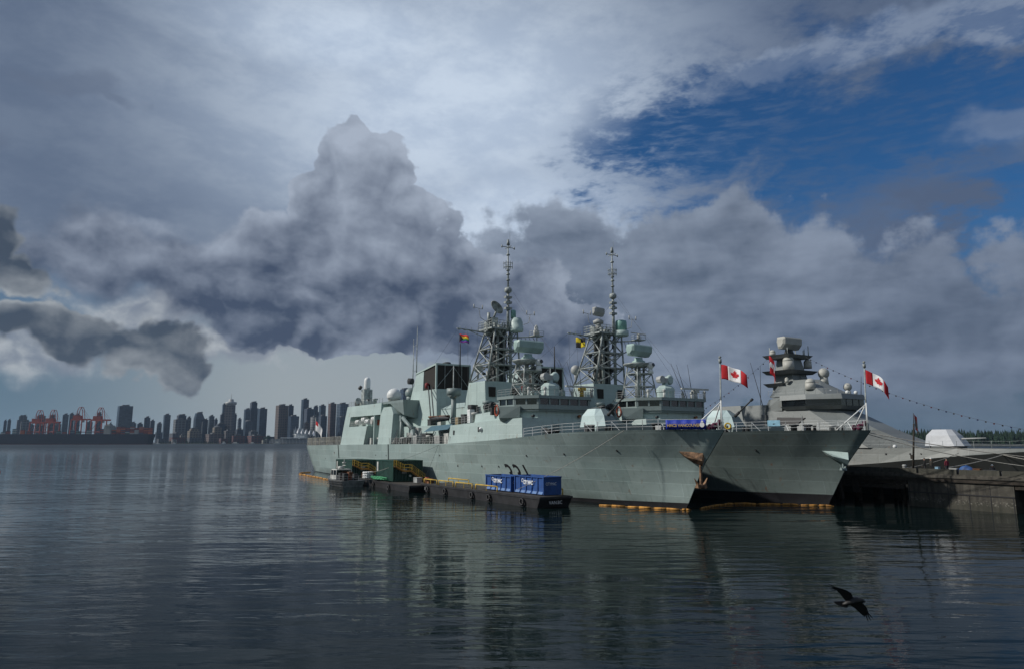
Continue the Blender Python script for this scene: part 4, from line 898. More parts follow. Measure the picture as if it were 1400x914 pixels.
    mb.prism([(-21.0, 3.2, 17.2), (-18.0, 3.2, 17.2), (-18.0, -.4, 17.2), (-21.0, -.4, 17.2)], [(-21.4, 4.0, 17.8), (-17.6, 4.0, 17.8), (-17.6, -.6, 17.8), (-21.4, -.6, 17.8)]); mb.build('mast_platform', PD, ms)
    for (x, v, z, r_, h_) in ((-17.2, 2.3, 20.0, .98, 1.6), (-17.0, -2.9, 20.6, .7, 1.0), (-12.5, 3.4, 16.3, .85, 1.1), (-17.0, 3.3, 17.8, .35, .6), (-19.8, 3.0, 22.8, .55, .5)):
        mb = MB(); mb.cyl((x, v, z - (.9 if z < 17 else 0)), (x, v, z), .25, .3, 8); mb.cyl((x, v, z), (x, v, z + h_), r_, r_ * .97, 16); mb.sphere((x, v, z + h_), r_ * .97, 14, .95, 0.0); mb.build('radome', M_beige, T)
    for (x, v, z, r_) in ((-13.7, -2.4, 19.4, .95), (-11.2, -5.2, 17.0, .7)):
        mb = MB(); mb.sphere((x, v, z), r_, 16); mb.cyl((x, v, z - 1.9), (x, v, z - .7), .8 * r_, .7 * r_, 10); mb.build('fire_control_radar', M_beige, T)
    for (x, v, z) in ((-9.5, -2.2, 15.4), (-9.2, -4.2, 15.4), (-10.3, 1.4, 15.4)):
        mb = MB(); mb.cyl((x, v, z), (x, v, z + .3), .12, .12, 6); mb.sphere((x, v, z + .5), .33, 10); mb.build('light_fitting', M_white, T)
    rr = random.Random(4)
    for k in range(9):
        mb = MB(); x, v = -16.4 - rr.random() * 4.6, rr.choice((-3, 3.2)) + rr.uniform(-.3, .3); z0 = 22.8
        mb.cyl((x, v, z0), (x, v, z0 + rr.uniform(.8, 1.9)), .09, .07, 6); mb.build('antenna', M_mast, T)
    mb = MB(); mb.cyl((-18.6, 0, 22.8), (-18.6, 0, 23.9), 1.0, .6, 12); mb.build('radar_pedestal', M_dark, T)
    mb = MB(); radar_box(mb, (-18.4, 0, 25.0), R(2), 5.0, 2.1, 1.8, 0); mb.build('search_radar', M_beige, T)
    for a, b_ in (((-20.5, 5.6, 14.0), (-21.5, 7.0, 21.5)), ((-21.2, 5.2, 14.0), (-21.0, 5.0, 21.0)), ((-8.5, -4.5, 15.4), (-8.4, -4.8, 18.6))):
        mb = MB(); mb.cyl(a, b_, .07, .03, 5); mb.build('whip_antenna', M_wire, T)
    mb = MB(); mb.rail([(-19, 5.9, 15.42), (-12, 5.9, 15.42), (-8, 3.0, 15.42)], .9, 2, 1.6, .03, .015); mb.build('guard_rail', M_grey, T)
    # gun on the foredeck
    gx = 6.6
    mb = MB(); mb.lathe((gx, 0, 6.75), [(2.3, 0), (2.3, .35)], 18); gb = mb.build('gun', PD, T)
    mb = MB(); bot = [(gx - 2.4, 1.7), (gx + 1.7, 1.9), (gx + 2.6, 1.0), (gx + 2.6, -1.0), (gx + 1.7, -1.9), (gx - 2.4, -1.7)]
    mid = [(gx - 2.2, 1.5), (gx + .9, 1.6), (gx + 1.6, .8), (gx + 1.6, -.8), (gx + .9, -1.6), (gx - 2.2, -1.5)]; top = [(gx - 1.6, .9), (gx + .3, .9), (gx + .8, .3), (gx + .8, -.3), (gx + .3, -.9), (gx - 1.6, -.9)]
    R1 = [mb.P((*p, 7.1)) for p in bot]; R2 = [mb.P((*p, 8.6)) for p in mid]; R3 = [mb.P((*p, 9.45)) for p in top]
    for A, Bq in ((R1, R2), (R2, R3)):
        for i in range(6): mb.F([A[i], A[(i + 1) % 6], Bq[(i + 1) % 6]]); mb.F([A[i], Bq[(i + 1) % 6], Bq[i]])
    mb.F(R1[::-1]); mb.F(R3); mb.build('gun_shell', mat('pale_shell', (.50, .52, .54), .5, var=.05), gb)
    mb = MB(); mb.cyl((gx + 1.5, 0, 8.1), (gx + 5.0, 0, 8.2), .12, .09, 8); mb.build('gun_barrel', M_grey, gb)
    mb = MB(); mb.sphere((2.0, 5.75, 7.0), .28, 10); mb.build('light_fitting', M_white, T)
    return T
build_patrol()

# ---------------------------------------------------------------- flags
def leaf_pts():
    h = [(0, -1.0), (.05, -.45), (.50, -.52), (.42, -.35), (.85, .02), (.74, .08), (.82, .36), (.56, .30), (.50, .42), (.27, .16), (.36, .68), (.20, .60), (0, .95)]
    return h + [(-x, y) for x, y in h[-2:0:-1]]
def flag(name, label, base, w_, h_, d, droop, design, group=None, wave=.22, seed=1):
    """cloth on a staff: base = upper hoist corner (ship frame), d = fly direction in (x, v)"""
    T = thing(name, label, 'flag', base, group); NX, NZ = 24, 10
    d = Vector((d[0], d[1], 0)).normalized(); nr = Vector((-d.y, d.x, 0))
    def pos(u, t):            # u 0..1 along the fly, t 0..1 downwards
        s_ = u * w_; a = droop * (0.35 + .65 * u)
        p = d * (s_ * math.cos(a)) + Vector((0, 0, -s_ * math.sin(a) - t * h_ * (1 - .10 * u)))
        p += nr * (wave * u ** .6 * math.sin(u * 7.5 + seed + t * 1.2)); p.z += .06 * math.sin(u * 9 + seed)
        return p
    faces = {}
    for i in range(NX):
        for j in range(NZ): faces.setdefault(design((i + .5) / NX, (j + .5) / NZ), []).append((i, j))
    for m_, cells in faces.items():
        m_ = m_[0] if isinstance(m_, tuple) else m_
        mb = MB(world=False)
        ids = {}
        def g_(i, j):
            if (i, j) not in ids: ids[(i, j)] = mb.P(pos(i / NX, j / NZ))
            return ids[(i, j)]
        for (i, j) in cells: mb.F([g_(i, j), g_(i + 1, j), g_(i + 1, j + 1), g_(i, j + 1)], True)
        o = mb.build(m_.name.replace('flag_', '') + '_panel', m_, T); so_ = o.modifiers.new('thick', 'SOLIDIFY'); so_.thickness = .02
    return T, pos
def add_leaf(T, pos, w_, h_, size, nr):
    pts = leaf_pts()
    mb = MB(world=False)
    for off in (.03, -.03):
        c = mb.P(pos(.5, .5) + nr * off)
        ids = [mb.P(pos(.5 + x * size / w_, .5 - y * size / h_) + nr * off) for x, y in pts]
        for a, b in zip(ids, ids[1:] + ids[:1]): mb.F([c, a, b])
    mb.build('maple_leaf', M_red, T)
def can(u, t): return (M_red, 0) if u < .27 else ((M_red, 1) if u > .73 else (M_fwhite, 0))
FD = (0.88, -0.47)
nrm = Vector((0.47, 0.88, 0)).normalized()
for nm_, lb, bs in (('jack_flag', 'red and white maple leaf flag flying at the nearest bow', (5.95, -.05, 16.1)), ('jack_flag', 'red and white maple leaf flag flying at the middle ship bow', (11.85, -18.15, 16.0))):
    w_, h_ = (3.0, 1.6)
    sd_ = 1 if bs[0] < 10 else 2.2
    T, pos = flag(nm_, lb, bs, w_, h_, FD,   .42 if sd_ == 1 else .74, can, 'maple leaf flags flying at the bows', seed=sd_)
    add_leaf(T, pos, w_, h_, .62, nrm)
M_fy = mat('flag_yellow', (.62, .48, .01), .8); M_fb = mat('flag_black', (.006, .006, .008), .8); M_fo = mat('flag_orange', (.6, .16, .01), .8); M_fg = mat('flag_green', (.01, .16, .03), .8)
M_fbl = mat('flag_blue', (.01, .04, .32), .8); M_fbn = mat('pennant_navy', (.01, .02, .08), .8); M_frd = mat('pennant_dark_red', (.09, .01, .015), .8); M_fp = mat('flag_purple', (.13, .015, .20), .8)
flag('signal_flag', 'yellow and black quartered signal flag below the middle ship yard', (5.9 - 40.4, -18.1 + 6.8, 25.2), 1.75, 1.75, FD, .10, lambda u, t: (M_fy if (u < .5) == (t < .5) else M_fb, u < .5), wave=.1, seed=.5)
def pride(u, t):
    if u < .42 and abs(t - .5) < .5 - u * 1.15: return M_fb
    return (M_red, M_fo, M_fy, M_fg, M_fbl, M_fp)[min(5, int(t * 6))]
flag('rainbow_flag', 'small rainbow striped flag below the nearest ship yard', (-40.4, 8.1, 25.0), 1.9, 1.4, FD, .22, pride, wave=.1, seed=1.4)
flag('ensign', 'white naval ensign with red canton hanging over the stern rails', (-129.5, 4.5, 13.2), 4.6, 2.6, FD, .95, lambda u, t: M_red if (u < .28 and t < .45) else M_fwhite, wave=.35, seed=.2)
mb = MB(org=(-129.5, 4.55, 6.8)); mb.cyl((-129.5, 4.55, 6.8), (-129.5, 4.55, 14.0), .1, .06, 8); mb.sphere((-129.5, 4.55, 14.05), .14, 8)
o = place(mb.build('ensign_staff', M_offw), (-129.5, 4.55, 6.8)); tag(o, 'pale ensign staff standing at the stern of the nearest frigate', 'flagstaff')
flag('courtesy_flag', 'limp red and white flag hanging beside the closed mast', (-19.5, -42.6, 22.6), 2.2, 3.2, FD, 1.25, lambda u, t: (M_fwhite, 0) if .36 < t + u * .3 < .66 else (M_red, t + u * .3 < .5), wave=.15, seed=.8)
# string of small signal flags from the closed mast
def catenary(a, b, sag, k): return [Vector(a).lerp(Vector(b), i / k) + Vector((0, 0, -sag * 4 * (i / k) * (1 - i / k))) for i in range(k + 1)]
for nm_, lb, a, b, k, sg_ in (('bunting_line', 'long line of tiny dark pennants running down to the right', (-15.5, -47, 22.4), (18.5, -47.5, 8.8), 34, 1.6),
                              ('bunting_line', 'short line of tiny dark pennants left of the closed mast', (-20.8, -44, 22.4), (-40.0, -45, 13.0), 16, .8)):
    T = thing(nm_, lb, 'bunting', a); mb = MB(org=a); pts = catenary(a, b, sg_, k); mb.tube(pts, .018, 3); mb.build('line', M_wire, T)
    for i, p in enumerate(pts[1:-1]):
        mb = MB(org=a); q = p + Vector((.16, -.08, -.02)); mb.prism([p, q, q + Vector((.02, .0, -.20)), p + Vector((0, 0, -.22))], [p + Vector((0, .02, 0)), q + Vector((0, .02, 0)), q + Vector((.02, .02, -.20)), p + Vector((0, .02, -.22))])
        mb.build('pennant', (M_fb, M_fbn, M_dark, M_frd)[i % 4], T)

# ---------------------------------------------------------------- banner, board, life ring on the rails
T = thing('banner', 'blue banner with gold lettering and white crest on the bow rail', 'banner', (1.0, 3.75, 9.0))
A_, B_ = Vector((0, 0, 0)), Vector((3.75, -2.35, 0)); dd = (B_ - A_).normalized(); L_ = (B_ - A_).length; nn = Vector((-dd.y, dd.x, 0)); nn = nn if nn.y > 0 else -nn
mb = MB(world=False); N_ = 20; hh = 1.12
r0 = [mb.P(A_ + dd * (L_ * i / N_) + nn * (.05 * math.sin(i * 1.3)) + Vector((0, 0, .05))) for i in range(N_ + 1)]; r1 = [mb.P(A_ + dd * (L_ * i / N_) + nn * (.05 * math.sin(i * 1.3 + 1)) + Vector((0, 0, hh - .05 * (i % 5 == 2)))) for i in range(N_ + 1)]
for i in range(N_): mb.F([r0[i], r0[i + 1], r1[i + 1], r1[i]], True)
o = mb.build('cloth', mat('banner_blue', (.008, .035, .36), .6, var=.12), T); sm2 = o.modifiers.new('thick', 'SOLIDIFY'); sm2.thickness = .02
def on_b(u, h):
    p = dd * (.12 + u * 1.0) + nn * .09 + Vector((0, 0, .36 + h)); return (p.x, -p.y, p.z)
text_on('lettering', 'HMCS VANCOUVER', .44, on_b, mat('banner_gold', (.50, .36, .14), .6), T, spacing=.93, bold=.012)
mb = MB(world=False); c_ = dd * (L_ - .42) + nn * .1 + Vector((0, 0, .55))
for (u, h, r_) in ((0, 0, .26), (0, .33, .13)):
    ids = [mb.P(c_ + dd * (u + r_ * math.cos(i / 12 * 6.283)) + Vector((0, 0, h + r_ * 1.1 * math.sin(i / 12 * 6.283)))) for i in range(12)]; mb.F(ids)
mb.build('crest', M_fwhite, T)
sx, sv = -3.2 + 5.9, -18.1 + hullb(-3.2, 9) + .1
T = thing('notice_board', 'small pale blue board on the middle ship bow rail', 'notice board', (sx, sv, 9.6))
mb = MB(world=False); u_ = Vector((.78, -.3, 0)).normalized(); w_n = Vector((.3, .78, 0)).normalized()
q = [u_ * -.75, u_ * .75]; mb.prism([q[0], q[1], q[1] + w_n * .05, q[0] + w_n * .05], [p + Vector((0, 0, .72)) for p in (q[0], q[1], q[1] + w_n * .05, q[0] + w_n * .05)]); mb.build('panel', mat('board_blue', (.28, .52, .66), .5), T)
mb = MB(world=False); mb.prism([u_ * -.12 + w_n * .055 + Vector((0, 0, .2)), u_ * .14 + w_n * .055 + Vector((0, 0, .25)), u_ * .14 + w_n * .07 + Vector((0, 0, .25)), u_ * -.12 + w_n * .07 + Vector((0, 0, .2))], [p + Vector((0, 0, .32)) for p in (u_ * -.08 + w_n * .055, u_ * .2 + w_n * .055, u_ * .2 + w_n * .07, u_ * -.08 + w_n * .07)]); mb.build('emblem', M_dark, T)
def torus(mb, c, ax1, ax2, R_, r_, n=16):
    c = Vector(c); mb.tube([c + ax1 * (R_ * math.cos(i / n * 6.2832)) + ax2 * (R_ * math.sin(i / n * 6.2832)) for i in range(n + 1)], r_, 6)
lx = -9.0; lv = -18.1 + hullb(lx, 9) + .05
T = tag(None, None) if 0 else None
mb = MB(org=(lx + 5.9, lv, 9.7)); torus(mb, (lx + 5.9, lv, 9.7), Vector((.8, -.5, 0)).normalized(), Vector((0, 0, 1)), .36, .12); o = place(mb.build('life_ring', mat('ring_yellow', (.55, .38, .03), .6, var=.1)), (lx + 5.9, lv, 9.7)); tag(o, 'yellow life ring on the middle ship rail beside the nearest bow', 'life ring')

# ---------------------------------------------------------------- barge with blue bins
BH = mat('barge_black', (.018, .018, .02), .6, var=.5, scale=.8); BD = mat('barge_deck', (.045, .040, .034), .85, var=.3, scale=1.0)
def barge(name, label, x0, x1, v0, v1, dz, rot=0.0, group=None):
    cx, cv = (x0 + x1) / 2, (v0 + v1) / 2
    T = thing(name, label, 'barge', (cx, cv, 0), group); T.rotation_euler = (0, 0, HEAD + rot)
    L, Bq = (x1 - x0) / 2, (v1 - v0) / 2
    mb = MB(); mb.prism([(-L + 1, -Bq + .1, -.6), (L - 1, -Bq + .1, -.6), (L - 1, Bq - .1, -.6), (-L + 1, Bq - .1, -.6)], [(-L, -Bq, dz - .25), (L, -Bq, dz - .25), (L, Bq, dz - .25), (-L, Bq, dz - .25)]); mb.box(-L - .08, L + .08, -Bq - .08, Bq + .08, dz - .25, dz - .02); mb.build('barge_hull', BH, T)
    mb = MB(); mb.box(-L + .15, L - .15, -Bq + .15, Bq - .15, dz - .019, dz + .03); mb.build('deck', BD, T)
    for k in range(int(L * 2 / 6.4)):
        mb = MB(); x = -L + 3 + k * 6.4 + random.uniform(-1.6, 1.6); torus(mb, (x, Bq + .2, dz - .75), Vector((1, 0, 0)), Vector((0, 0, 1)), .36, .15, 12); mb.build('tyre_fender', M_black, T)
    return T
B1 = barge('barge', 'long black barge carrying the blue bins below the hull number', -42.0, -9.8, 8.9, 13.6, 1.3, 0.0, 'black work barges beside the nearest frigate')
L1 = 16.1
for k, (a, b, v_) in enumerate(((-15.6, -11.2, 2.1), (-10.6, -6.0, 2.1), (-5.2, -.4, 2.1), (0.6, 6.2, 2.1), (8.4, 14.6, -2.1), (-15.6, -9, -2.1))):
    mb = MB(); mb.tube([(a, v_, 1.32), (a, v_, 2.0), (b, v_, 2.0), (b, v_, 1.32)], .09, 6); mb.bar(((a + b) / 2, v_, 1.32), ((a + b) / 2, v_, 2.0), .06); mb.build('yellow_rail', M_yel, B1)
def on1(u, h): return (L1 + .10, -(1.0 - u), .52 + h)
text_on('port_marking', 'VAN.BC', .55, lambda u, h: (L1 + .10, -(1.1 - u), .45 + h), M_fwhite, B1)
text_on('port_marking', 'LS6N', .5, lambda u, h: (-L1 + 1.2 + u, -(2.35 + .10), .42 + h), M_fwhite, B1)
def bin_paint(N, b, co):
    f = N.noise(co, 1.1, 5, .65); st_ = N.noise(N.mapping(co, (2.5, 2.5, .4)), 1.2, 4, .6)
    c = N.mix(N.sst(f, .35, .65), (.012, .055, .21), (.018, .082, .29)); c = N.mix(N.mul(N.sst(st_, .52, .7), .5), c, (.03, .045, .07)); c = N.mix(N.sst(N.noise(co, 3.0, 5, .7), .66, .70), c, (.10, .055, .035)); _in(N.nt, b.inputs['Base Color'], c)
BB = mat('bin_blue', (.012, .075, .30), .6, build=bin_paint)
def blue_bin(label, x0, x1, v0, v1, z0, z1):
    cx, cv = (x0 + x1) / 2, (v0 + v1) / 2; T = thing('waste_bin', label, 'container', (cx, cv, z0), 'blue lettered bins on the barge'); L, Bq, H_ = (x1 - x0) / 2, (v1 - v0) / 2, z1 - z0
    mb = MB(); mb.box(-L, L, -Bq, -Bq + .08, .15, H_); mb.box(-L, L, Bq - .08, Bq, .15, H_); mb.box(-L, -L + .08, -Bq + .08, Bq - .08, .15, H_); mb.box(L - .08, L, -Bq + .08, Bq - .08, .15, H_); mb.box(-L, L, -Bq, Bq, .05, .149)
    b = mb.build('bin_body', BB, T)
    mb = MB()
    for i in range(6): x = -L + .1 + (2 * L - .2) * i / 5; mb.box(x - .09, x + .09, Bq + .002, Bq + .12, .1, H_ - .05); mb.box(x - .09, x + .09, -Bq - .12, -Bq - .002, .1, H_ - .05)
    mb.box(-L - .05, L + .05, Bq + .0, Bq + .15, H_ - .1, H_ + .05); mb.box(-L - .05, L + .05, -Bq - .15, -Bq, H_ - .1, H_ + .05); mb.box(L, L + .12, -Bq, Bq, H_ - .1, H_ + .04); mb.box(-L - .12, -L, -Bq, Bq, H_ - .1, H_ + .04)
    mb.build('rib', BB, b)
    mb = MB()
    for i in range(5): x = -L + .25 + (2 * L - .2) * i / 5; mb.prism([(x, Bq, .12), (x + .9, Bq, .12), (x + .9, Bq + .14, .12), (x, Bq + .14, .12)], [(x, Bq, .42), (x + .9, Bq, .42), (x + .9, Bq + .02, .42), (x, Bq + .02, .42)])
    mb.build('foot_plate', mat('bin_pale_blue', (.10, .20, .42), .6, var=.2), b)
    wm = mat('bin_lettering', (.75, .78, .82), .6)
    text_on('lettering', 'CITY MAC', .66, lambda u, h: (-L * .35 + u * .78, -(Bq + .135), H_ * .55 + h), wm, T, spacing=.86, bold=.03)
    mb = MB(); cxx = -L * .35 - .05; torus(mb, (cxx - .1, Bq + .13, H_ * .55 + .42), Vector((1, 0, 0)), Vector((0, 0, 1)), .20, .045, 12); mb.build('emblem', wm, T)
    text_on('lettering', 'CITYMAC', .5, lambda u, h: (L + .13, -(1.1 - u * .8), H_ * .55 + h), wm, T, spacing=.9)
    for v in (-.9, .9):
        mb = MB(); mb.cyl((L - .3, v - .1, .08), (L - .3, v + .1, .08), .14, .14, 8); mb.build('roller', M_dark, T)
    return T
blue_bin('left one of the two blue bins, above the long rails', -24.3, -17.9, 9.9, 12.3, 1.34, 3.3)
blue_bin('right one of the two blue bins, at the barge end', -17.6, -11.1, 9.6, 12.0, 1.34, 3.5)
# ---------------------------------------------------------------- raft with green containers and stairs
B2 = barge('barge', 'short black barge carrying the green containers and stairs', -66.0, -41.0, 9.6, 15.3, 1.05, R(-3), 'black work barges beside the nearest frigate')
def corr(N, b, co):
    x, y, z = N.sep(co); s_ = N.m('SINE', N.mul(N.add(x, y), 11.0))
    _in(N.nt, b.inputs['Base Color'], N.mix(N.sst(N.noise(co, .9, 4, .6), .3, .7), (.005, .034, .025), (.009, .052, .038)))
    bn = N.node('ShaderNodeBump'); bn.inputs['Strength'].default_value = 1.0; bn.inputs['Distance'].default_value = .08; _in(N.nt, bn.inputs['Height'], s_); N.nt.links.new(bn.outputs[0], b.inputs['Normal'])
GC = mat('container_green', (.01, .07, .05), .55, build=corr); GF = mat('container_frame_green', (.010, .050, .036), .5, var=.2)
def green_unit(label, x0, x1, v0, v1, z0, z1):
    cx, cv = (x0 + x1) / 2, (v0 + v1) / 2; T = thing('site_container', label, 'container', (cx, cv, z0), 'green containers with yellow stairs'); L, Bq, H_ = (x1 - x0) / 2, (v1 - v0) / 2, z1 - z0
    mb = MB(); mb.box(-L + .08, L - .08, -Bq + .08, Bq - .08, .1, H_ - .08); mb.build('shell', GC, T)
    mb = MB()
    for sx_ in (-L, L - .16):
        for sv_ in (-Bq, Bq - .16): mb.box(sx_, sx_ + .16, sv_, sv_ + .16, 0, H_)
    for sv_ in (-Bq, Bq - .16): mb.box(-L + .16, L - .16, sv_, sv_ + .16, H_ - .18, H_); mb.box(-L + .16, L - .16, sv_, sv_ + .16, 0, .18)
    for sx_ in (-L, L - .16): mb.box(sx_, sx_ + .16, -Bq + .16, Bq - .16, H_ - .18, H_); mb.box(sx_, sx_ + .16, -Bq + .16, Bq - .16, 0, .18)
    mb.build('frame', GF, T)
    mb = MB(); mb.box(-L + .5, -L + 1.15, Bq - .06, Bq + .02, H_ * .45, H_ - .35); lb_ = mb.build('label_plate', M_offw, T)
    mb = MB(); mb.box(L - .07, L + .01, -1.9, -.9, .2, 2.2); mb.build('door', M_dark, T); mb = MB(); mb.box(L - .07, L + .01, .2, 1.1, 1.3, 2.1); mb.build('window', M_grey, T)
    mb = MB(); mb.cyl((L + .1, -.3, .9), (L + .3, -.3, .9), .2, .2, 8); mb.build('lamp', M_offw, T)
    # stairs: down along the end, from the near top corner to the hull side
    sx_ = L + .25; st_ = thing('stairs', None, None); st_.parent = T; st_.location = (0, 0, 0); st_.rotation_euler = (0, 0, 0)
    YO = mat('stair_orange', (.46, .22, .04), .65, var=.25, scale=2)
    pts = [(Bq - .05, H_ - .95), (Bq - 1.5, H_ * .5), (Bq - 2.9, H_ * .5), (-Bq + .1, .1)]
    for dx_ in (0, .9):
        mb = MB()
        for (a, za), (b, zb__) in zip(pts, pts[1:]): mb.prism([(sx_ + dx_, a, za - .12), (sx_ + dx_ + .06, a, za - .12), (sx_ + dx_ + .06, b, zb__ - .12), (sx_ + dx_, b, zb__ - .12)], [(sx_ + dx_, a, za + .12), (sx_ + dx_ + .06, a, za + .12), (sx_ + dx_ + .06, b, zb__ + .12), (sx_ + dx_, b, zb__ + .12)])
        mb.build('stringer', YO, st_)
        mb = MB()
        for hgt in (.55, 1.05):
            for (a, za), (b, zb__) in zip(pts, pts[1:]): mb.bar((sx_ + dx_, a, za + hgt), (sx_ + dx_, b, zb__ + hgt), .045, 5)
        for (a, za) in pts + [((pts[0][0] + pts[1][0]) / 2, (pts[0][1] + pts[1][1]) / 2), ((pts[2][0] + pts[3][0]) / 2, (pts[2][1] + pts[3][1]) / 2)]: mb.bar((sx_ + dx_, a, za), (sx_ + dx_, a, za + 1.07), .045, 5)
        mb.build('handrail', M_yel, st_)
    mb = MB()
    for (a, za), (b, zb__) in zip(pts, pts[1:]):
        k = 6
        for i in range(k + 1): t = i / k; v_ = a + (b - a) * t; z_ = za + (zb__ - za) * t; mb.box(sx_ + .06, sx_ + .88, v_ - .13, v_ + .13, z_ - .02, z_ + .02)
    mb.build('tread', M_dark, st_)
    return T
green_unit('left green container unit, behind the small workboat', -79.3, -69.8, 9.4, 15.0, 1.0, 4.25)
green_unit('right green container unit, beside the long rope', -58.7, -51.0, 9.2, 14.6, 1.15, 4.6)
B3 = barge('barge', 'low black float under the left green container', -80.5, -66.3, 9.0, 15.4, .95, 0, 'black work barges beside the nearest frigate')
# coils, hoses and drums on the raft
T = thing('hose_stack', 'stack of three white inflated rings on the barge edge', 'hose coils', (-60.4, 15.4, 1.28))
for k in range(3):
    mb = MB(world=False); torus(mb, (0, 0, .22 + k * .40), Vector((1, 0, 0)), Vector((0, 1, 0)), .75, .22, 18); mb.build('ring', M_white, T)
a = (-54.0, 16.0, 1.4); mb = MB(org=a)
for k in range(3): mb.tube([Vector((-58.6 + i * .9, 15.2 + .25 * math.sin(i * .8 + k), 1.42 + .16 * k)) for i in range(9)], .13, 6)
o = place(mb.build('green_hose', mat('hose_green', (.03, .24, .10), .6, var=.2)), a); tag(o, 'bright green hoses lying along the barge edge', 'hose')
rr = random.Random(21)
for k, (nm_, lb, x, v, m_) in enumerate((('oil_drum', 'dark drum between the two green containers', -63.6, 13.2, M_dark), ('tool_crate', 'rusty crate below the left stairs', -64.6, 14.2, M_rust), ('tool_crate', 'grey crate at the right end of the short barge', -44.6, 13.0, M_grey), ('oil_drum', 'orange drum near the right end of the short barge', -43.0, 12.2, M_orange), ('tool_crate', 'low rust coloured crate beside the orange drum', -41.2, 12.6, M_rust))):
    mb = MB(org=(x, v, 1.28))
    if 'drum' in nm_: mb.lathe((x, v, 1.28), [(.3, 0), (.31, .28), (.29, .3), (.29, .58), (.31, .6), (.3, .88)], 12)
    else: mb.slab([(x - .6, v - .45), (x + .6, v - .45), (x + .6, v + .45), (x - .6, v + .45)], 1.28, 2.0); mb.box(x - .65, x + .65, v - .5, v + .5, 2.0, 2.08); mb.box(x - .66, x - .5, v - .51, v + .51, 1.28, 1.99)
    o = place(mb.build(nm_, m_), (x, v, 1.28)); tag(o, lb, 'drum' if 'drum' in nm_ else 'crate')

# ---------------------------------------------------------------- workboat
T = thing('workboat', 'small grey open workboat with cabin moored at the barge left end', 'boat', (-62.5, 18.9, 0)); T.rotation_euler = (0, 0, HEAD + R(6))
AL = mat('aluminium_dull', (.20, .21, .21), .5, .4, var=.35, scale=1.2)
mb = MB(world=False)
secs = [(-4.6, .9, .5), (-3.2, 1.7, .25), (-1, 2.15, 0), (3.6, 2.2, -.1)]
G = [[mb.P((x, -w_ * .75, -.3)), mb.P((x, -w_, 1.15 + d_)), mb.P((x, w_, 1.15 + d_)), mb.P((x, w_ * .75, -.3))] for x, w_, d_ in secs]
for A, Bq in zip(G, G[1:]):
    for i in range(4): mb.F([A[i], A[(i + 1) % 4], Bq[(i + 1) % 4], Bq[i]])
mb.F(G[0]); mb.F(G[-1][::-1]); hb_ = mb.build('boat_hull', AL, T)
for k in range(3):
    mb = MB(world=False); z = .25 + k * .33; mb.tube([(-3.2, 1.72 + .05 * k, z + .1), (-1, 2.05 + .05 * k, z), (3.6, 2.1 + .05 * k, z)], .07, 5); mb.build('rubbing_strip', M_dark, hb_)
mb = MB(world=False); mb.box(-2.6, -.2, -1.5, 1.5, 1.2, 1.9); mb.prism([(-2.4, -1.45, 2.75), (-.2, -1.45, 2.75), (-.2, 1.45, 2.75), (-2.4, 1.45, 2.75)], [(-2.2, -1.4, 2.9), (-.2, -1.4, 2.9), (-.2, 1.4, 2.9), (-2.2, 1.4, 2.9)])
for (x, v) in ((-2.5, 1.4), (-2.5, -1.4), (-.25, 1.4), (-.25, -1.4), (-1.4, 1.45)): mb.box(x - .06, x + .06, v - .05, v + .05, 1.9, 2.76)
cb = mb.build('cabin', M_offw, T); mb = MB(world=False); mb.box(-2.42, -.3, -1.36, 1.36, 1.9, 2.74); mb.build('window', M_glass, cb)
mb = MB(world=False); mb.cyl((-1.2, .2, 2.9), (-1.2, .2, 3.4), .5, .45, 12); mb.cyl((-1.2, -.4, 3.0), (-1.2, -.4, 4.6), .06, .05, 6); mb.cyl((-1.2, -.4, 3.9), (-1.2, -.4, 4.1), .35, .35, 10); mb.box(-1.8, -.6, -.45, -.35, 3.5, 3.6); mb.build('mast', M_offw, T)
for (x, v, s_, m_) in ((.8, 1.0, .9, M_dark), (1.9, .6, .8, M_orange), (2.8, 1.2, .9, M_dark), (.9, -.6, 1.0, M_rust), (2.4, -.9, .8, M_dark)):
    mb = MB(world=False); mb.slab([(x - s_ * .5, v - .4), (x + s_ * .5, v - .4), (x + s_ * .5, v + .4), (x - s_ * .5, v + .4)], 1.1, 1.1 + s_ * 1.35, inset=.08); mb.build('deck_box', m_, T)
mb = MB(world=False); mb.rail([(3.5, -2.0, 1.05), (3.5, 2.0, 1.05), (.2, 2.05, 1.1)], .8, 2, 1.0, .035, .02); mb.build('guard_rail', M_grey, T)

# ---------------------------------------------------------------- floating booms
BO = mat('boom_orange', (.38, .18, .03), .7, var=.55, scale=1.6)
def boom(label, pts, seg=3.2, r=.14):
    T = thing('oil_boom', label, 'floating boom', (*pts[0], 0)); P_ = [Vector((*p, .05)) for p in pts]; k = 0
    for a, b in zip(P_, P_[1:]):
        n_ = max(1, int(round((b - a).length / seg)))
        for i in range(n_):
            p = a.lerp(b, (i + .04) / n_); q = a.lerp(b, (i + .93) / n_); md = (p + q) / 2 + Vector((0, 0, .03))
            mb = MB(org=(*pts[0], 0)); s9 = random.uniform(-.03, .03); up_ = Vector((0, 0, s9)); mb.cyl(p + up_, md + up_, r * .92, r, 8); mb.cyl(md + up_, q - up_, r, r * .92, 8); mb.cyl(q - up_, a.lerp(b, (i + 1.04) / n_), r * .3, r * .3, 6); mb.build('float_section', BO, T)
boom('orange floating boom lying along the nearest bow waterline', [(-9.6, 5.0), (-6.0, 3.6), (-3, 2.3), (.2, .9), (.9, .2)])
boom('rusty orange floating boom lying along the middle ship waterline', [(.3, -2.0), (-1.2, -6.0), (-2, -10.5), (2, -14.6), (5.4, -17.0), (6.7, -17.9)], 2.4, .13)
boom('bright yellow boom curving around the nearest ship stern', [(-118, 8.6), (-116, 11.8), (-110, 13.6), (-103, 14.0), (-94, 14.4), (-84, 15.2), (-76, 16.6)], 3.0, .2)
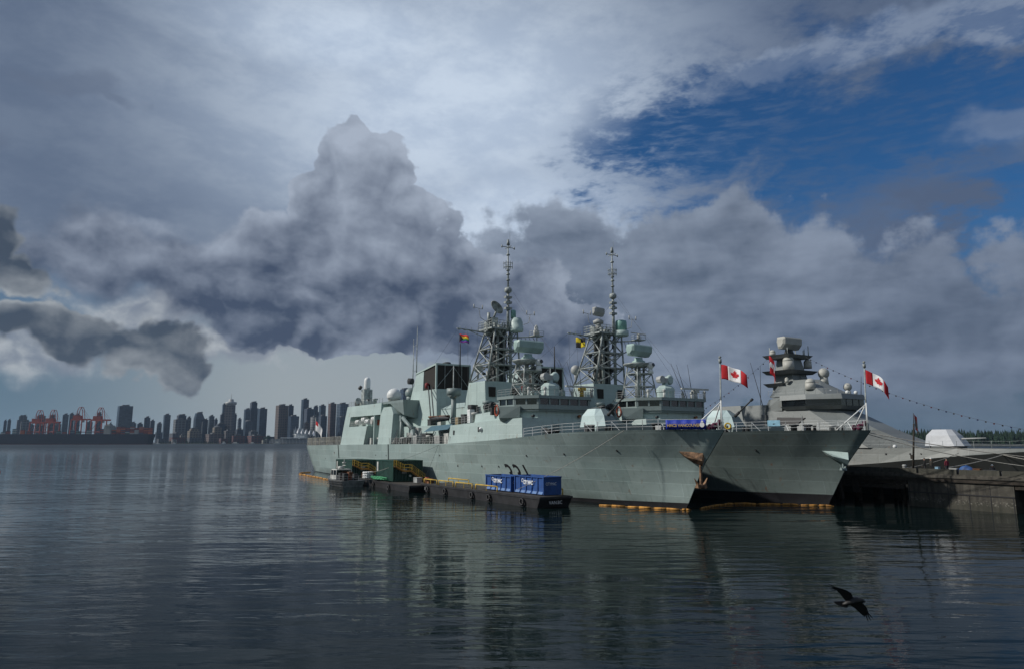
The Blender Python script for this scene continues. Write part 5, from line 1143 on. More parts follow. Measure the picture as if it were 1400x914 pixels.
boom('yellow boom on the water between the workboat and barge', [(-74, 16.9), (-67.5, 17.6)], 1.8, .16)

# ---------------------------------------------------------------- ropes
def rope(label, a, b, sag=.4, r=.035, m_=None):
    mb = MB(org=a); mb.tube(catenary(a, b, sag, 14), r, 4); o = place(mb.build('mooring_rope', m_ or M_rope), a); tag(o, label, 'rope')
rope('pale rope running from the barge end up to the nearest foredeck', (-15.0, 13.3, 1.9), (-3.6, 5.9, 9.0), .35, .03)
rope('thin line from the short barge up to the nearest ship side', (-43.5, 12.5, 1.5), (-47.0, 8.3, 7.2), .1, .025, M_wire)
rope('slanting thin line above the right green container', (-55, 13.0, 4.2), (-46.5, 8.3, 7.2), .2, .02, M_wire)
rope('short pale rope from the white rings to the stairs', (-60.0, 15.4, 2.4), (-52.4, 14.4, 3.6), .25, .04)
rope('upper of two mooring ropes from the middle bow over the pier', (11.4, -18.2, 8.8), (31, -29, 5.4), .5, .045)
rope('lower of two mooring ropes from the middle bow over the pier', (11.2, -18.6, 8.6), (29.0, -28, 4.6), .7, .045)
rope('thick pale hawser rising from the pier to the far ship bow', (14.0, -30.2, 4.55), (15.2, -42.6, 6.0), .15, .07)
rope('thin rope between the hawser end and the right edge', (15.2, -42.6, 6.0), (31, -37, 4.8), .5, .05)
rope('thin rope left of the two people to the far ship', (9.3, -30, 4.4), (10.6, -41.2, 6.2), .25, .04)
# ---------------------------------------------------------------- pier
def concrete(N, b, co):
    f = N.noise(co, .8, 6, .65); x, y, z = N.sep(co); st = N.noise(N.mapping(co, (1.2, 1.2, .15)), 1.6, 4, .6)
    c = N.mix(N.sst(f, .3, .7), (.045, .041, .033), (.10, .092, .075)); c = N.mix(N.mul(N.sst(st, .45, .65), .7), c, (.022, .020, .017))
    wet = N.sst(N.add(z, N.mul(N.sub(f, .5), .9)), .55, 1.2, 1.0, 0.0); c = N.mix(N.mul(wet, .55), c, (.035, .037, .026))
    bar_ = N.mul(N.sst(N.noise(co, 5.0, 3, .6), .52, .66), N.mul(N.sst(z, .45, .7), N.sst(z, 1.0, 1.25, 1.0, 0.0))); c = N.mix(N.mul(bar_, .6), c, (.22, .21, .18))
    _in(N.nt, b.inputs['Base Color'], c)
    bn = N.node('ShaderNodeBump'); bn.inputs['Strength'].default_value = .6; bn.inputs['Distance'].default_value = .06; _in(N.nt, bn.inputs['Height'], N.noise(co, 2.2, 6, .6)); N.nt.links.new(bn.outputs[0], b.inputs['Normal'])
M_conc = mat('weathered_concrete', (.1, .1, .1), .85, build=concrete)
M_concd = mat('dark_concrete', (.045, .042, .036), .9, var=.45, scale=1.2, bump=.4)
M_timb = mat('tarred_timber', (.030, .024, .018), .9, var=.5, scale=2.0, bump=.4)
V0 = -26.6
T = thing('pier', 'old dark concrete pier between the middle ship and pale ship', 'pier', (0, V0, 0))
mb = MB(); mb.box(-120, 75, -12.6, 0, 3.15, 3.95); mb.box(-120, 75, 0, .18, 3.5, 3.8); dk = mb.build('deck_slab', M_conc, T)
mb = MB(); mb.box(-120, 75, 0.02, .12, 3.05, 3.38); mb.build('wale', M_timb, T)
def wallblk(x0, x1):
    mb = MB(); mb.box(x0, x1, -12.0, -.12, -1.5, 3.149); w_ = mb.build('concrete_wall', M_conc, T)
    n_ = int((x1 - x0) / 1.9)
    for i in range(n_ + 1):
        mb = MB(); x = x0 + .15 + i * (x1 - x0 - .3) / n_; mb.box(x - .04, x + .04, -.122, -.09, -1, 1.62 if i % 1 == 0 else 3.0); mb.build('joint', M_black, w_)
        if i % 2 == 0: mb = MB(); mb.box(x - .03, x + .03, -.122, -.10, 1.76, 3.0); mb.build('joint', M_black, w_)
    mb = MB(); mb.box(x0 - .02, x1 + .02, -.13, -.06, 1.62, 1.76); mb.build('joint', M_black, w_)
wallblk(11.1, 22.4); wallblk(38, 60); wallblk(-40, -12)
rr = random.Random(5)
for (x0, x1) in ((-12, 11), (22.4, 38)):
    for (z0, z1) in ((2.55, 3.04), (1.95, 2.45)):
        mb = MB(); mb.box(x0 + (.1 if z0 > 2.5 else rr.uniform(.3, 2)), x1 - (.05 if z0 > 2.5 else .4), -.5, -.1, z0, z1); mb.build('beam', M_timb, T)
    x = x0 + 1.2
    while x < x1 - .5:
        for v in (-2.2, -6.4, -10.6):
            mb = MB(); mb.cyl((x, v, -2), (x, v, 3.14), .24, .2, 8); mb.build('pile', M_timb, T)
        x += 2.9
mb = MB(); mb.box(4.0, 4.9, -.55, -.02, 1.2, 3.0); mb.box(2.2, 2.5, -.5, .05, .2, 3.0); mb.build('fender_post', M_timb, T)
edges = [-9.2, -4.8, -.6, 3.6, 8.0, 12.4, 16.9, 21.3, 25.7, 30.1]; words = ['first', 'second', 'third', 'fourth', 'fifth', 'sixth', 'seventh', 'eighth', 'ninth']
for i, (a, b) in enumerate(zip(edges, edges[1:])):
    x0, x1 = a + .12, b - .12; g0 = (x0 + x1) / 2; mb = MB(org=(g0, V0 - .35, 3.952))
    mb.prism([(x0, V0 - .6, 3.954), (x1, V0 - .6, 3.954), (x1, V0 - .05, 3.954), (x0, V0 - .05, 3.954)], [(x0 + .03, V0 - .56, 4.5), (x1 - .03, V0 - .56, 4.5), (x1 - .03, V0 - .1, 4.52), (x0 + .03, V0 - .1, 4.52)])
    o = place(mb.build('kerb_block', M_conc), (g0, V0 - .35, 3.952)); tag(o, 'weathered concrete kerb block on the pier edge, %s visible counted from the right' % ['seventh', 'sixth', 'fifth', 'fourth', 'third', 'second', 'rightmost', 'out of frame', 'furthest'][(i + 8 - 8) % 9] if i < 7 else 'weathered concrete kerb block on the pier edge past the right opening, number %s along' % words[i], 'kerb block', 'kerb blocks along the pier edge')
# pier furniture
a = (11.4, -27.6, 3.96); mb = MB(org=a); mb.cyl(a, (12.0, -27.6, 9.9), .13, .10, 8); mb.box(11.3, 11.6, -27.75, -27.45, 5.6, 6.1); o = place(mb.build('flagpole', M_timb), a); tag(o, 'dark wooden pole standing upright on the pier edge', 'flagpole')
flag('limp_flag', 'dark limp flag hanging at the pier pole top', (12.1, -27.65, 11.0), .8, 1.9, (1, -.3), 1.3, lambda u, t: (M_frd, t < .3) if t < .3 or t > .8 else (M_dark, 0), wave=.12, seed=2)
mb = MB(org=(11.45, -27.6, 9.8)); mb.cyl((12.0, -27.6, 9.9), (12.05, -27.6, 11.2), .05, .04, 6); o = place(mb.build('pole_tip', M_dark), (11.45, -27.6, 9.8)); 
tag(o, 'thin staff fixed on top of the pier pole', 'staff')
for (lb, x, v, h_, r_) in (('pale conical bollard on the pier left of the pole', 10.4, -27.6, .95, .3), ('squat dark bollard on the pier right of the pole', 14.2, -30.4, .6, .35)):
    a = (x, v, 3.95); mb = MB(org=a); mb.lathe(a, [(r_ * 1.3, 0), (r_, .1), (r_ * .7, h_ * .75), (r_ * .95, h_ * .85), (r_ * .6, h_)], 12); o = place(mb.build('bollard', M_grey if 'pale' in lb else M_dark), a); tag(o, lb, 'bollard')
a = (17.1, -28.4, 3.95); mb = MB(org=a); mb.sphere((17.1, -28.4, 3.96), .8, 14, 1.25, 0.0, rx=.95, ry=.6)
for v_ in mb.v: v_ += Vector((random.uniform(-.04, .04), random.uniform(-.04, .04), random.uniform(-.05, .05)))
o = place(mb.build('tarpaulin', mat('tarp_blue', (.03, .09, .26), .6, var=.25, scale=2)), a); tag(o, 'bright blue tarpaulin heap on the pier behind the kerb', 'tarpaulin')
for (nm_, lb, x, v, sx, sz, m_) in (('crate', 'orange brown crate on the pier right of the blue tarpaulin', 18.3, -28.2, .8, .62, M_rust), ('cool_box', 'small pale blue box on the pier beside the maroon figure', 14.1, -28.0, .4, .7, mat('pale_blue_plastic', (.25, .42, .55), .5)), ('crate', 'grey crate between the maroon figure and the tarpaulin', 15.9, -28.0, .9, .6, M_grey), ('crate', 'low dark crate behind the kerb near the seated figure', 19.6, -28.4, 1.4, .5, M_dark), ('cable_drum', 'low dark heap of gear left of the two people', 10.9, -28.6, .9, .55, M_dark)):
    a = (x, v, 3.95); mb = MB(org=a); mb.slab([(x - sx / 2, v - .3), (x + sx / 2, v - .3), (x + sx / 2, v + .3), (x - sx / 2, v + .3)], 3.95, 3.95 + sz, inset=.1); mb.box(x - sx * .48, x + sx * .48, v - .29, v + .29, 3.96 + sz, 4.02 + sz)
    o = place(mb.build(nm_, m_), a); tag(o, lb, 'crate' if 'crate' in nm_ else ('box' if 'box' in nm_ else 'gear'))

# ---------------------------------------------------------------- people
def person(label, at, yaw, top, legs_m, hat, pose=0, skin=(.35, .20, .14)):
    T = thing('person', label, 'person', at, 'people standing on the pier'); T.rotation_euler = (0, 0, yaw)
    js = [(0, 0, .98, .17, .13), (0, 0, 1.18, .15, .11), (0, 0, 1.40, .19, .12), (0, 0, 1.52, .06, .06), (0, .01, 1.60, .085, .10), (0, .01, 1.72, .08, .095)]
    verts = [(j[0], j[1], j[2]) for j in js]; rad = [(j[3], j[4]) for j in js]; ed = [(i, i + 1) for i in range(5)]
    def chain(root, pts):
        p = root
        for (x, y, z, r_) in pts: verts.append((x, y, z)); rad.append((r_, r_)); ed.append((p, len(verts) - 1)); p = len(verts) - 1
    for s_ in (-1, 1):
        chain(0, [(s_ * .10, 0, .90, .10), (s_ * .12, .02 + .04 * s_ * pose, .50, .065), (s_ * .13, -.02 + .08 * s_ * pose, .09, .045), (s_ * .14, .14 + .08 * s_ * pose, .04, .04)])
        b = .18 if pose else .02
        chain(2, [(s_ * .20, 0, 1.42, .065), (s_ * .27, .02, 1.14, .048), (s_ * (.22 if pose else .28), b + .04, .92, .035), (s_ * .22, b + .10, .83, .03)])
    me = bpy.data.meshes.new('body'); me.from_pydata(verts, ed, []); o = bpy.data.objects.new('body', me); COL.objects.link(o); o.parent = T
    sk = o.modifiers.new('skin', 'SKIN'); sk.use_smooth_shade = True
    for i, v_ in enumerate(me.skin_vertices[0].data): v_.radius = rad[i]; v_.use_root = (i == 0)
    sb = o.modifiers.new('sub', 'SUBSURF'); sb.levels = 1; sb.render_levels = 1
    def cloth(N, b, co):
        x, y, z = N.sep(co); c = N.mix(N.sst(z, .93, .95), legs_m, top); c = N.mix(N.sst(z, 1.51, 1.53), c, skin); c = N.mix(N.mul(N.sst(z, .86, .84), N.sst(N.m('ABSOLUTE', x), .18, .2)), c, skin); c = N.mix(N.sst(z, .10, .08), c, (.01, .01, .01)); _in(N.nt, b.inputs['Base Color'], c)
    me.materials.append(mat('clothes_' + ''.join(w[0] for w in label.split()), top, .85, build=cloth))
    for s_ in (-1, 1):
        mb = MB(world=True)
        for f in range(5):
            x = s_ * .22 + (f - 2) * .018; b = (.28 if pose else .12); mb.cyl((x, b, .82), (x + (.02 if f == 4 else 0) * s_, b + .03, .745 - .012 * (2 - abs(f - 1.5))), .009, .007, 5)
        mb.build('hand', mat('skin_tone', skin, .6), T)
    mb = MB(world=True); mb.sphere((0, 0, 1.71), .115, 12, 1.0, 0.05)
    if hat == 'helmet': mb.cyl((0, .02, 1.70), (0, .02, 1.725), .15, .14, 12)
    mb.build('helmet' if hat == 'helmet' else 'hair', M_white if hat == 'helmet' else M_black, T)
    return T
person('person in dark work clothes facing the far ship, left of the white helmet', (12.55, -28.2, 3.95), HEAD + 2.0, (.02, .02, .022), (.018, .018, .02), 'hair', 1)
person('person with a white helmet and dark work clothes on the pier', (13.15, -28.5, 3.95), HEAD - .4, (.035, .032, .026), (.02, .02, .02), 'helmet', 1)
person('person in a maroon jacket standing on the pier beside small boxes', (14.9, -28.6, 3.95), HEAD + 1.2, (.16, .015, .03), (.02, .02, .03), 'hair', 0)
person('person in dark clothes with pale cap low behind the kerb', (19.3, -29.6, 3.30), HEAD + .6, (.02, .02, .025), (.02, .02, .02), 'helmet', 0)

# ---------------------------------------------------------------- crow and buoy
r_ = ray(1163, 823); k_ = 14.0 / r_.y; pc = Vector((0, 0, CAM_H)) + r_ * k_
CT = thing('crow', 'black crow gliding with spread wings above the dark water', 'bird', world=pc, head=False)
M_crow = mat('crow_feathers', (.009, .0085, .009), .55, var=.75, scale=28)
sc_ = 14.0 / F_PX
def bp(px, py, d=0): return Vector(((px - 1163) * sc_, d, -(py - 823) * sc_))     # metres in the plane the bird banks in
mb = MB(world=True)
path = [(1152, 825, .03), (1158, 823, .07), (1165, 821, .095), (1171, 820, .09), (1176, 820, .065), (1179, 820.5, .05), (1182, 821.5, .02)]
n_ = 10; rows = []
for (x, y, rad_) in path: c = bp(x, y); rows.append([mb.P(c + Vector((0, rad_ * math.cos(i / n_ * 6.283), rad_ * .75 * math.sin(i / n_ * 6.283)))) for i in range(n_)])
for A, B in zip(rows, rows[1:]):
    for i in range(n_): mb.F([A[i], A[(i + 1) % n_], B[(i + 1) % n_], B[i]], True)
mb.F(rows[0]); mb.F(rows[-1][::-1]); mb.build('body', M_crow, CT)
def wing(lead, trail, tips, d0, d1, nm):
    mb = MB(world=True); k = len(lead)
    for off in (0, .012):
        a = [mb.P(bp(*lead[i], d0 + (d1 - d0) * i / (k - 1) + off)) for i in range(k)]; b = [mb.P(bp(*trail[i], d0 + (d1 - d0) * i / (k - 1) + off + .01)) for i in range(k)]
        for i in range(k - 1): mb.F([a[i], a[i + 1], b[i + 1], b[i]], True)
    for (x0, y0, x1, y1, w_) in tips:
        u = (bp(x1, y1) - bp(x0, y0)).normalized(); nn_ = Vector((-u.z, 0, u.x)) * w_; q = [bp(x0, y0, d1 * .8) - nn_, bp(x0, y0, d1 * .8) + nn_, bp(x1, y1, d1) + nn_ * .25, bp(x1, y1, d1) - nn_ * .25]
        mb.prism(q, [p + Vector((0, .012, 0)) for p in q])
    mb.build(nm, M_crow, CT)
wing([(1168, 819), (1163, 810), (1155, 806), (1146, 803), (1138, 801)], [(1158, 822), (1153, 817), (1148, 811), (1142, 806), (1138, 804)], [(1140, 802, 1129, 796.5, .012), (1140, 803, 1128, 800, .012), (1141, 804, 1130, 803, .011), (1143, 805, 1134, 805.5, .010)], 0, -.18, 'wing')
wing([(1172, 819), (1180, 824), (1186, 830), (1189, 836), (1191, 840)], [(1162, 826), (1170, 831), (1177, 837), (1182, 841), (1186, 842)], [(1189, 838, 1196, 845.5, .013), (1188, 839, 1193, 848, .013), (1186, 840, 1189.5, 849, .012), (1184, 840, 1184.5, 843.5, .012)], 0, .16, 'wing')
mb = MB(world=True); q = [bp(1157, 821), bp(1141, 821.5), bp(1144, 825), bp(1150, 828), bp(1158, 829.5), bp(1161, 825)]; mb.prism(q, [p + Vector((0, .02, 0)) for p in q]); mb.build('tail', M_crow, CT)
pb2 = Vector((-130.1, 176, 0)); T = thing('buoy', 'small red mooring buoy alone at the left edge', 'buoy', world=pb2, head=False)
mb = MB(world=True); mb.lathe((0, 0, -.3), [(.3, 0), (.55, .3), (.55, .6), (.3, .85), (.1, .95)], 14); mb.build('float', mat('buoy_red', (.5, .03, .02), .5), T); mb = MB(world=True); mb.cyl((0, 0, .6), (0, 0, .9), .05, .05, 6); mb.build('ring_post', M_dark, T)

# ---------------------------------------------------------------- far shore: city
def WP(px, py, D): r = ray(px, py); k = D / r.y; return Vector((r.x * k, D, CAM_H + r.z * k))
def facade(col, glass, seed, fl=6.0):
    key = 'facade_%d' % seed
    def bld(N, b, co):
        x, y, z = N.sep(co); s_ = N.add(x, N.mul(y, .77))
        bt = N.node('ShaderNodeTexBrick'); bt.offset = 0.0; _in(N.nt, bt.inputs['Vector'], N.comb(s_, z, 0)); bt.inputs['Scale'].default_value = 1.0
        bt.inputs['Brick Width'].default_value = 8.0 + 2 * (seed % 3); bt.inputs['Row Height'].default_value = fl; bt.inputs['Mortar Size'].default_value = 1.5 if not glass else .8; bt.inputs['Mortar Smooth'].default_value = .2
        g_ = (.030, .045, .062) if glass else (.022, .028, .036)
        bt.inputs['Color1'].default_value = (*[c * 1.5 for c in g_], 1); bt.inputs['Color2'].default_value = (*[c * .6 for c in g_], 1); bt.inputs['Mortar'].default_value = (*col, 1)
        _in(N.nt, b.inputs['Base Color'], V(N.nt, bt.outputs[0]))
    return mat(key, col, .35 if glass else .7, build=bld)
CG = mat('city_ground', (.05, .055, .05), .9, var=.3, scale=.02)
mb = MB(world=True); mb.prism([(-3600, 2392, -2), (1500, 2392, -2), (1500, 6500, -2), (-3600, 6500, -2)], [(-3600, 2395, 1.6), (1500, 2395, 1.6), (1500, 6500, 1.6), (-3600, 6500, 1.6)]); o = mb.build('far_shore', CG); tag(o, kind='structure')
fm = {}
def building(lb, xl, xr, yt, D, col, glass=0, kind='box', split=.55, yb=None):
    a = WP(xl, 603, D); b = WP(xr, 603, D); zt = WP((xl + xr) / 2, yt, D).z; wd = b.x - a.x; cx = (a.x + b.x) / 2
    T = thing('high_rise' if zt > 60 else 'city_building', lb, 'building', world=(cx, D + wd * .5, 1.6), head=False); yaw = R(38)
    ck = (round(col[0], 3), round(col[1], 3), round(col[2], 3), glass)
    if ck not in fm: fm[ck] = facade(col, glass, len(fm))
    m_ = fm[ck]
    # a rotated block whose silhouette is as wide as wd
    A_ = wd * split / math.cos(yaw); B_ = wd * (1 - split) / math.sin(yaw); T.rotation_euler = (0, 0, yaw * (1 if 1 else 0)); A_ = max(A_, 6); B_ = max(B_, 6)
    h = zt - 1.6; rt = mat('roof_gravel', (.10, .105, .11), .9, var=.3, scale=.1)
    mb = MB(world=True)
    def rect(s=1.0, dx=0): return [(-A_ / 2 * s + dx, -B_ / 2 * s), (A_ / 2 * s + dx, -B_ / 2 * s), (A_ / 2 * s + dx, B_ / 2 * s), (-A_ / 2 * s + dx, B_ / 2 * s)]
    if kind == 'round':
        mb.cyl((0, 0, 0), (0, 0, h), wd / 2, wd / 2, 24, sm=True)
    elif kind == 'slope':
        mb.prism([(*p, 0) for p in rect()], [(*p, h * .8) for p in rect()]); mb.prism([(*p, h * .8) for p in rect()], [(*p, h) for p in rect(.62, -A_ * .1)])
    elif kind == 'step':
        mb.slab(rect(), 0, h * .86); mb.slab(rect(.72), h * .86 + .01, h)
    else: mb.slab(rect(), 0, h)
    wl_ = mb.build('walls', m_, T)
    if h > 25:
        mb = MB(world=True)
        if kind == 'dome': mb.sphere((0, 0, h), wd * .35, 14, .5, 0.0)
        else:
            s_ = .5 if kind != 'round' else .7; mb.slab([(p[0] * .5, p[1] * .5) for p in rect()], h + .01, h + 4.5); mb.slab([(p[0] * .25 + A_ * .2, p[1] * .25) for p in rect()], h + 4.6, h + 6.0)
        mb.build('plant_room', rt, T)
    return T
BL, BLD, CON, TAN, BRN, GRY, RED, GLS = (.045, .068, .11), (.026, .042, .075), (.14, .15, .16), (.22, .185, .14), (.16, .12, .11), (.085, .10, .12), (.13, .045, .042), (.14, .18, .23)
Bs = [
 ('dark low tower at the far left edge of the skyline', 0, 5, 574.5, 2700, BL, 0, 'box'), ('grey low tower second from the left edge', 5, 10.5, 573.5, 2750, GRY, 0, 'box'),
 ('grey blue tower with rounded top left of the cranes', 12.5, 30.5, 568, 2700, GRY, 0, 'step'), ('pale concrete block in front of the rounded tower', 19, 35, 575, 2600, CON, 0, 'box'),
 ('grey tower standing behind the leftmost crane', 41, 55, 567.5, 2650, GRY, 0, 'box'), ('grey tower standing behind the second crane', 57, 70.5, 567.5, 2700, CON, 0, 'step'),
 ('blue glass tower right of the second crane', 78.5, 88, 566, 2700, BL, 1, 'box'), ('dark blue tower between the second and third cranes', 88.5, 96, 565, 2750, BLD, 1, 'box'), ('blue tower just behind the third crane', 95, 104, 566, 2650, BL, 0, 'box'),
 ('low blue tower between the third and fourth cranes', 113, 122, 576, 2600, BL, 1, 'box'), ('greenish grey tower behind the fourth crane', 123.5, 134.5, 564.5, 2650, GRY, 0, 'step'),
 ('very wide dark tower alone right of the cranes', 148.8, 172.5, 554, 2550, BLD, 1, 'box'), ('small dark block at the foot of the wide dark tower', 145.5, 150, 578.5, 2500, BLD, 0, 'box'),
 ('low pale blue block right of the wide dark tower', 172.5, 182, 577.5, 2600, GLS, 1, 'box'), ('second low blue block right of the wide dark tower', 182, 191.5, 578.5, 2650, BL, 1, 'box'),
 ('blue mid rise tower above the container ship bow', 192, 201, 570, 2600, BL, 0, 'box'), ('shorter dark tower above the container ship bow', 201, 208, 574.5, 2550, BLD, 0, 'box'),
 ('grey block beyond the container ship bow', 210.5, 218, 578, 2600, GRY, 0, 'box'), ('dark square tower left of the twin roofed slab', 217.8, 228.5, 566.3, 2650, BLD, 1, 'box'),
 ('wide grey slab with a divided front', 229.5, 249, 572.5, 2500, CON, 0, 'box'), ('dark tower behind the wide grey slab', 231, 251, 566.8, 2700, BLD, 0, 'step'), ('thin block in the gap left of the sloping tower', 251.5, 258, 570, 2750, GRY, 0, 'box'),
 ('dark blue tower with sloping shoulders', 258, 275, 563.8, 2650, BLD, 1, 'slope'), ('low dark block right of the sloping tower', 275, 281.5, 573, 2700, BLD, 0, 'box'), ('square blue grey tower left of the disc tower', 281, 289.5, 568, 2650, GRY, 1, 'box'),
 ('short tower touching the square blue grey tower', 289.5, 294.8, 572.5, 2700, BL, 0, 'box'), ('blue tower behind the left side of the disc tower', 299.5, 305, 552, 2800, BL, 1, 'box'), ('low shoulder block left of the disc tower', 296.8, 304, 565.8, 2600, BLD, 0, 'box'),
 ('dark tower behind the right side of the disc tower', 313.5, 318.3, 557.8, 2800, BLD, 0, 'box'), ('low shoulder block right of the disc tower', 317, 321, 565.8, 2650, BL, 0, 'box'), ('hazy small block right of the disc tower', 321.5, 327.5, 572, 2850, GLS, 0, 'box'),
 ('blue tower left of the pink striped tower', 329, 338.6, 558.8, 2750, BL, 1, 'box'), ('tall dark tower with a pink vertical stripe', 333.8, 348.6, 549.3, 2800, BLD, 0, 'step'), ('broad blue glass tower right of the striped tower', 346.8, 361, 557.8, 2600, BL, 1, 'box'),
 ('low round topped glass tower before the striped tower', 328.5, 341.7, 575.5, 2500, BL, 1, 'dome'), ('big brown office tower with a dark cap', 371, 389.3, 553.3, 2500, (.125, .095, .082), 0, 'box'), ('dark tower directly behind the brown office tower', 388.3, 398, 553.6, 2650, BLD, 0, 'box'),
 ('blue grey slab between brown tower and sails', 388.8, 405.3, 568, 2480, BL, 1, 'box'), ('tallest slim blue tower above the white sails', 407.5, 418.6, 545.2, 2700, BLD, 1, 'box'), ('dark blocky tower right of the slim blue tower', 411.5, 425.7, 558, 2600, BL, 0, 'box'),
 ('blue tower behind the concrete drum tower', 424, 433.2, 555, 2700, BL, 1, 'step'), ('dark glass tower left of the antenna tower', 432.5, 442.5, 553.5, 2750, BLD, 1, 'box'), ('pale concrete drum shaped tower', 421.7, 432.5, 569, 2480, (.15, .155, .16), 0, 'round'),
 ('dark block right of the concrete drum tower', 432, 444.5, 567.8, 2520, BL, 0, 'box'), ('pinkish low tower behind the white sails', 413.7, 420.8, 577, 2500, BRN, 0, 'box'), ('brown tower with antenna beside the frigate stern', 445, 456.7, 550.8, 2650, (.12, .075, .07), 0, 'box'),
 ('pale glass tower touching the frigate hangar', 456, 473, 551, 2600, GLS, 1, 'box'), ('dark blue block below the pale glass tower', 456.5, 473, 569.5, 2500, BLD, 1, 'box'), ('blue towers seen past the satellite dome', 541, 560, 531, 2500, BL, 1, 'step'),
 ('tan old building with cream roofs left of the spire', 250, 269, 585.5, 2450, TAN, 0, 'step'), ('domed tan building left of the disc tower', 286, 299.5, 583.5, 2450, TAN, 0, 'dome'), ('long brown warehouse below the disc tower', 271, 303, 592.5, 2430, BRN, 0, 'box'),
 ('dark red waterfront block left of the tan building', 224, 249, 597, 2420, RED, 0, 'box'), ('red roofed hall right of the disc tower', 308, 331, 594.5, 2430, RED, 0, 'box'), ('second red roofed hall on the waterfront', 331, 359, 595, 2420, RED, 0, 'box'),
 ('low grey waterfront sheds past the container ship', 209, 226, 599, 2410, GRY, 0, 'box'), ('dark low terrace above the red waterfront block', 222, 252, 591.5, 2470, GRY, 0, 'box'), ('blue grey shed below the tan old building', 249, 271, 598, 2415, GRY, 0, 'box'),
 ('low grey block before the brown office tower', 357, 373, 599, 2425, CON, 0, 'box'), ('hazy blue block far left behind the rounded tower', 34, 42, 580, 2900, BL, 0, 'box'), ('dim low block right of the second crane', 70, 79, 579, 2900, GRY, 0, 'box'),
]
Bs += [('cream low block with many storeys left of the tan building', 243, 251, 594, 2440, (.20, .18, .15), 0, 'box'), ('small white warehouse on the quay under the grey slab', 232, 240, 600, 2405, (.30, .30, .29), 0, 'box'),
 ('pale terrace between the tan building and spire', 267, 274, 590, 2460, (.18, .17, .15), 0, 'box'), ('dark block behind the domed tan building', 290, 304, 579, 2520, BLD, 0, 'box'), ('grey office block at the foot of the disc tower', 300, 318, 588, 2440, (.13, .12, .12), 0, 'box'),
 ('low dark block between disc and striped towers', 318, 330, 586, 2520, BLD, 0, 'box'), ('grey block at the foot of the striped tower', 336, 350, 589, 2460, GRY, 0, 'box'), ('low dark roofs left of the brown office tower', 352, 372, 596, 2440, BLD, 0, 'box'),
 ('small cream hall right of the red halls', 356, 364, 600.5, 2408, (.25, .24, .20), 0, 'box'), ('low brick row behind the white harbour craft', 296, 309, 598.5, 2408, RED, 0, 'box'), ('distant low block left of the grey slab', 208, 219, 590, 2700, BL, 0, 'box')]
for b in Bs: building(*b)
# the tower with a revolving disc
D = 2550; c = WP(309.5, 603, D); T = thing('disc_tower', 'tall stepped tower with a saucer and antenna on top', 'tower', world=(c.x, D + 15, 1.6), head=False)
zz = lambda y: WP(309, y, D).z - 1.6; ws = D / F_PX
mb = MB(world=True); mb.slab([(-5.8 * ws, -12), (5.2 * ws, -12), (5.2 * ws, 14), (-5.8 * ws, 14)], 0, zz(553)); mb.build('walls', facade((.13, .12, .125), 0, 91), T)
mb = MB(world=True); mb.lathe((0.8 * ws, 0, 0), [(3.2 * ws, zz(557)), (4.6 * ws, zz(553.5)), (7.3 * ws, zz(551.5)), (7.5 * ws, zz(548.8)), (3.4 * ws, zz(548)), (3.2 * ws, zz(545)), (2.0 * ws, zz(544.5))], 24); mb.build('saucer', M_grey, T)
mb = MB(world=True); mb.cyl((.8 * ws, 0, zz(545)), (.8 * ws, 0, zz(536)), 1.0, .4, 6); mb.build('antenna', M_offw, T)
for (lb, px, y0, y1, D) in (('thin antenna on the brown tower by the stern', 448.8, 551, 546.4, 2660), ('thin church spire left of the domed building', 275.6, 592, 575.5, 2450)):
    a = WP(px, y0, D); z1 = WP(px, y1, D).z; o_ = MB(world=True, org=(a.x, D, a.z)); o_.cyl((a.x, D, a.z), (a.x, D, z1), 1.6 if 'church' in lb else .6, .3, 6)
    o = o_.build('spire', M_grey); o.location = (a.x, D, a.z); tag(o, lb, 'spire')
# convention centre with sails
D = 2420; ws = D / F_PX; c = WP(410, 603, D); T = thing('convention_centre', 'long white waterfront hall with a row of peaked fabric sails', 'building', world=(c.x, D, 1.6), head=False)
X = lambda px: (px - 410) * ws * 1.02; Z = lambda y: WP(410, y, D).z - 1.6
mb = MB(world=True); mb.box(X(369), X(440), 0, 40, 0, Z(601.5)); mb.box(X(371), X(438), 3, 36, Z(601.5) + .1, Z(599)); mb.build('podium', facade((.34, .35, .35), 0, 92, 4.2), T)
mb = MB(world=True); mb.slab([(X(384.5), -4), (X(414.5), -4), (X(414.5), 30), (X(384.5), 30)], Z(598.2), Z(597.2)); mb.cyl((X(404), 10, Z(599)), (X(404), 10, Z(592.5)), 1.0 * ws, 4 * ws, 20); mb.box(X(401), X(418), 4, 34, Z(598.5), Z(592.8)); mb.build('hall_roof', M_white, T)
SL = mat('sail_fabric', (.85, .86, .88), .7, var=.05, scale=.05)
for k in range(5):
    x0 = 400 + k * 5.2; hi = 585.5 + (.8 * k); mb = MB(world=True); n_ = 6; G = []
    for i in range(n_ + 1):
        row = []
        for j in range(n_ + 1):
            u = i / n_; v_ = j / n_; pk = abs(2 * v_ - 1) ** 2.2; sag = abs(2 * u - 1); e = max(pk * (1 - sag) ** .9, 0)
            row.append(mb.P((X(x0 + u * 6.0), 2 + v_ * 34, Z(597) + (Z(hi) - Z(597)) * (.35 + .95 * e * (1 if v_ < .5 else .9)) * (1 - .25 * sag))))
        G.append(row)
    for i in range(n_):
        for j in range(n_): mb.F([G[i][j], G[i + 1][j], G[i + 1][j + 1], G[i][j + 1]], True)
    mb.build('sail', SL, T)
for k in range(11):
    px = 400.5 + k * 3.6; mb = MB(world=True); top = 585.3 + (1.5 if 3 < k < 7 else 0); mb.cyl((X(px + 1.2), 2, Z(597)), (X(px), 2, Z(top)), .8, .5, 5); mb.build('mast', M_offw, T)
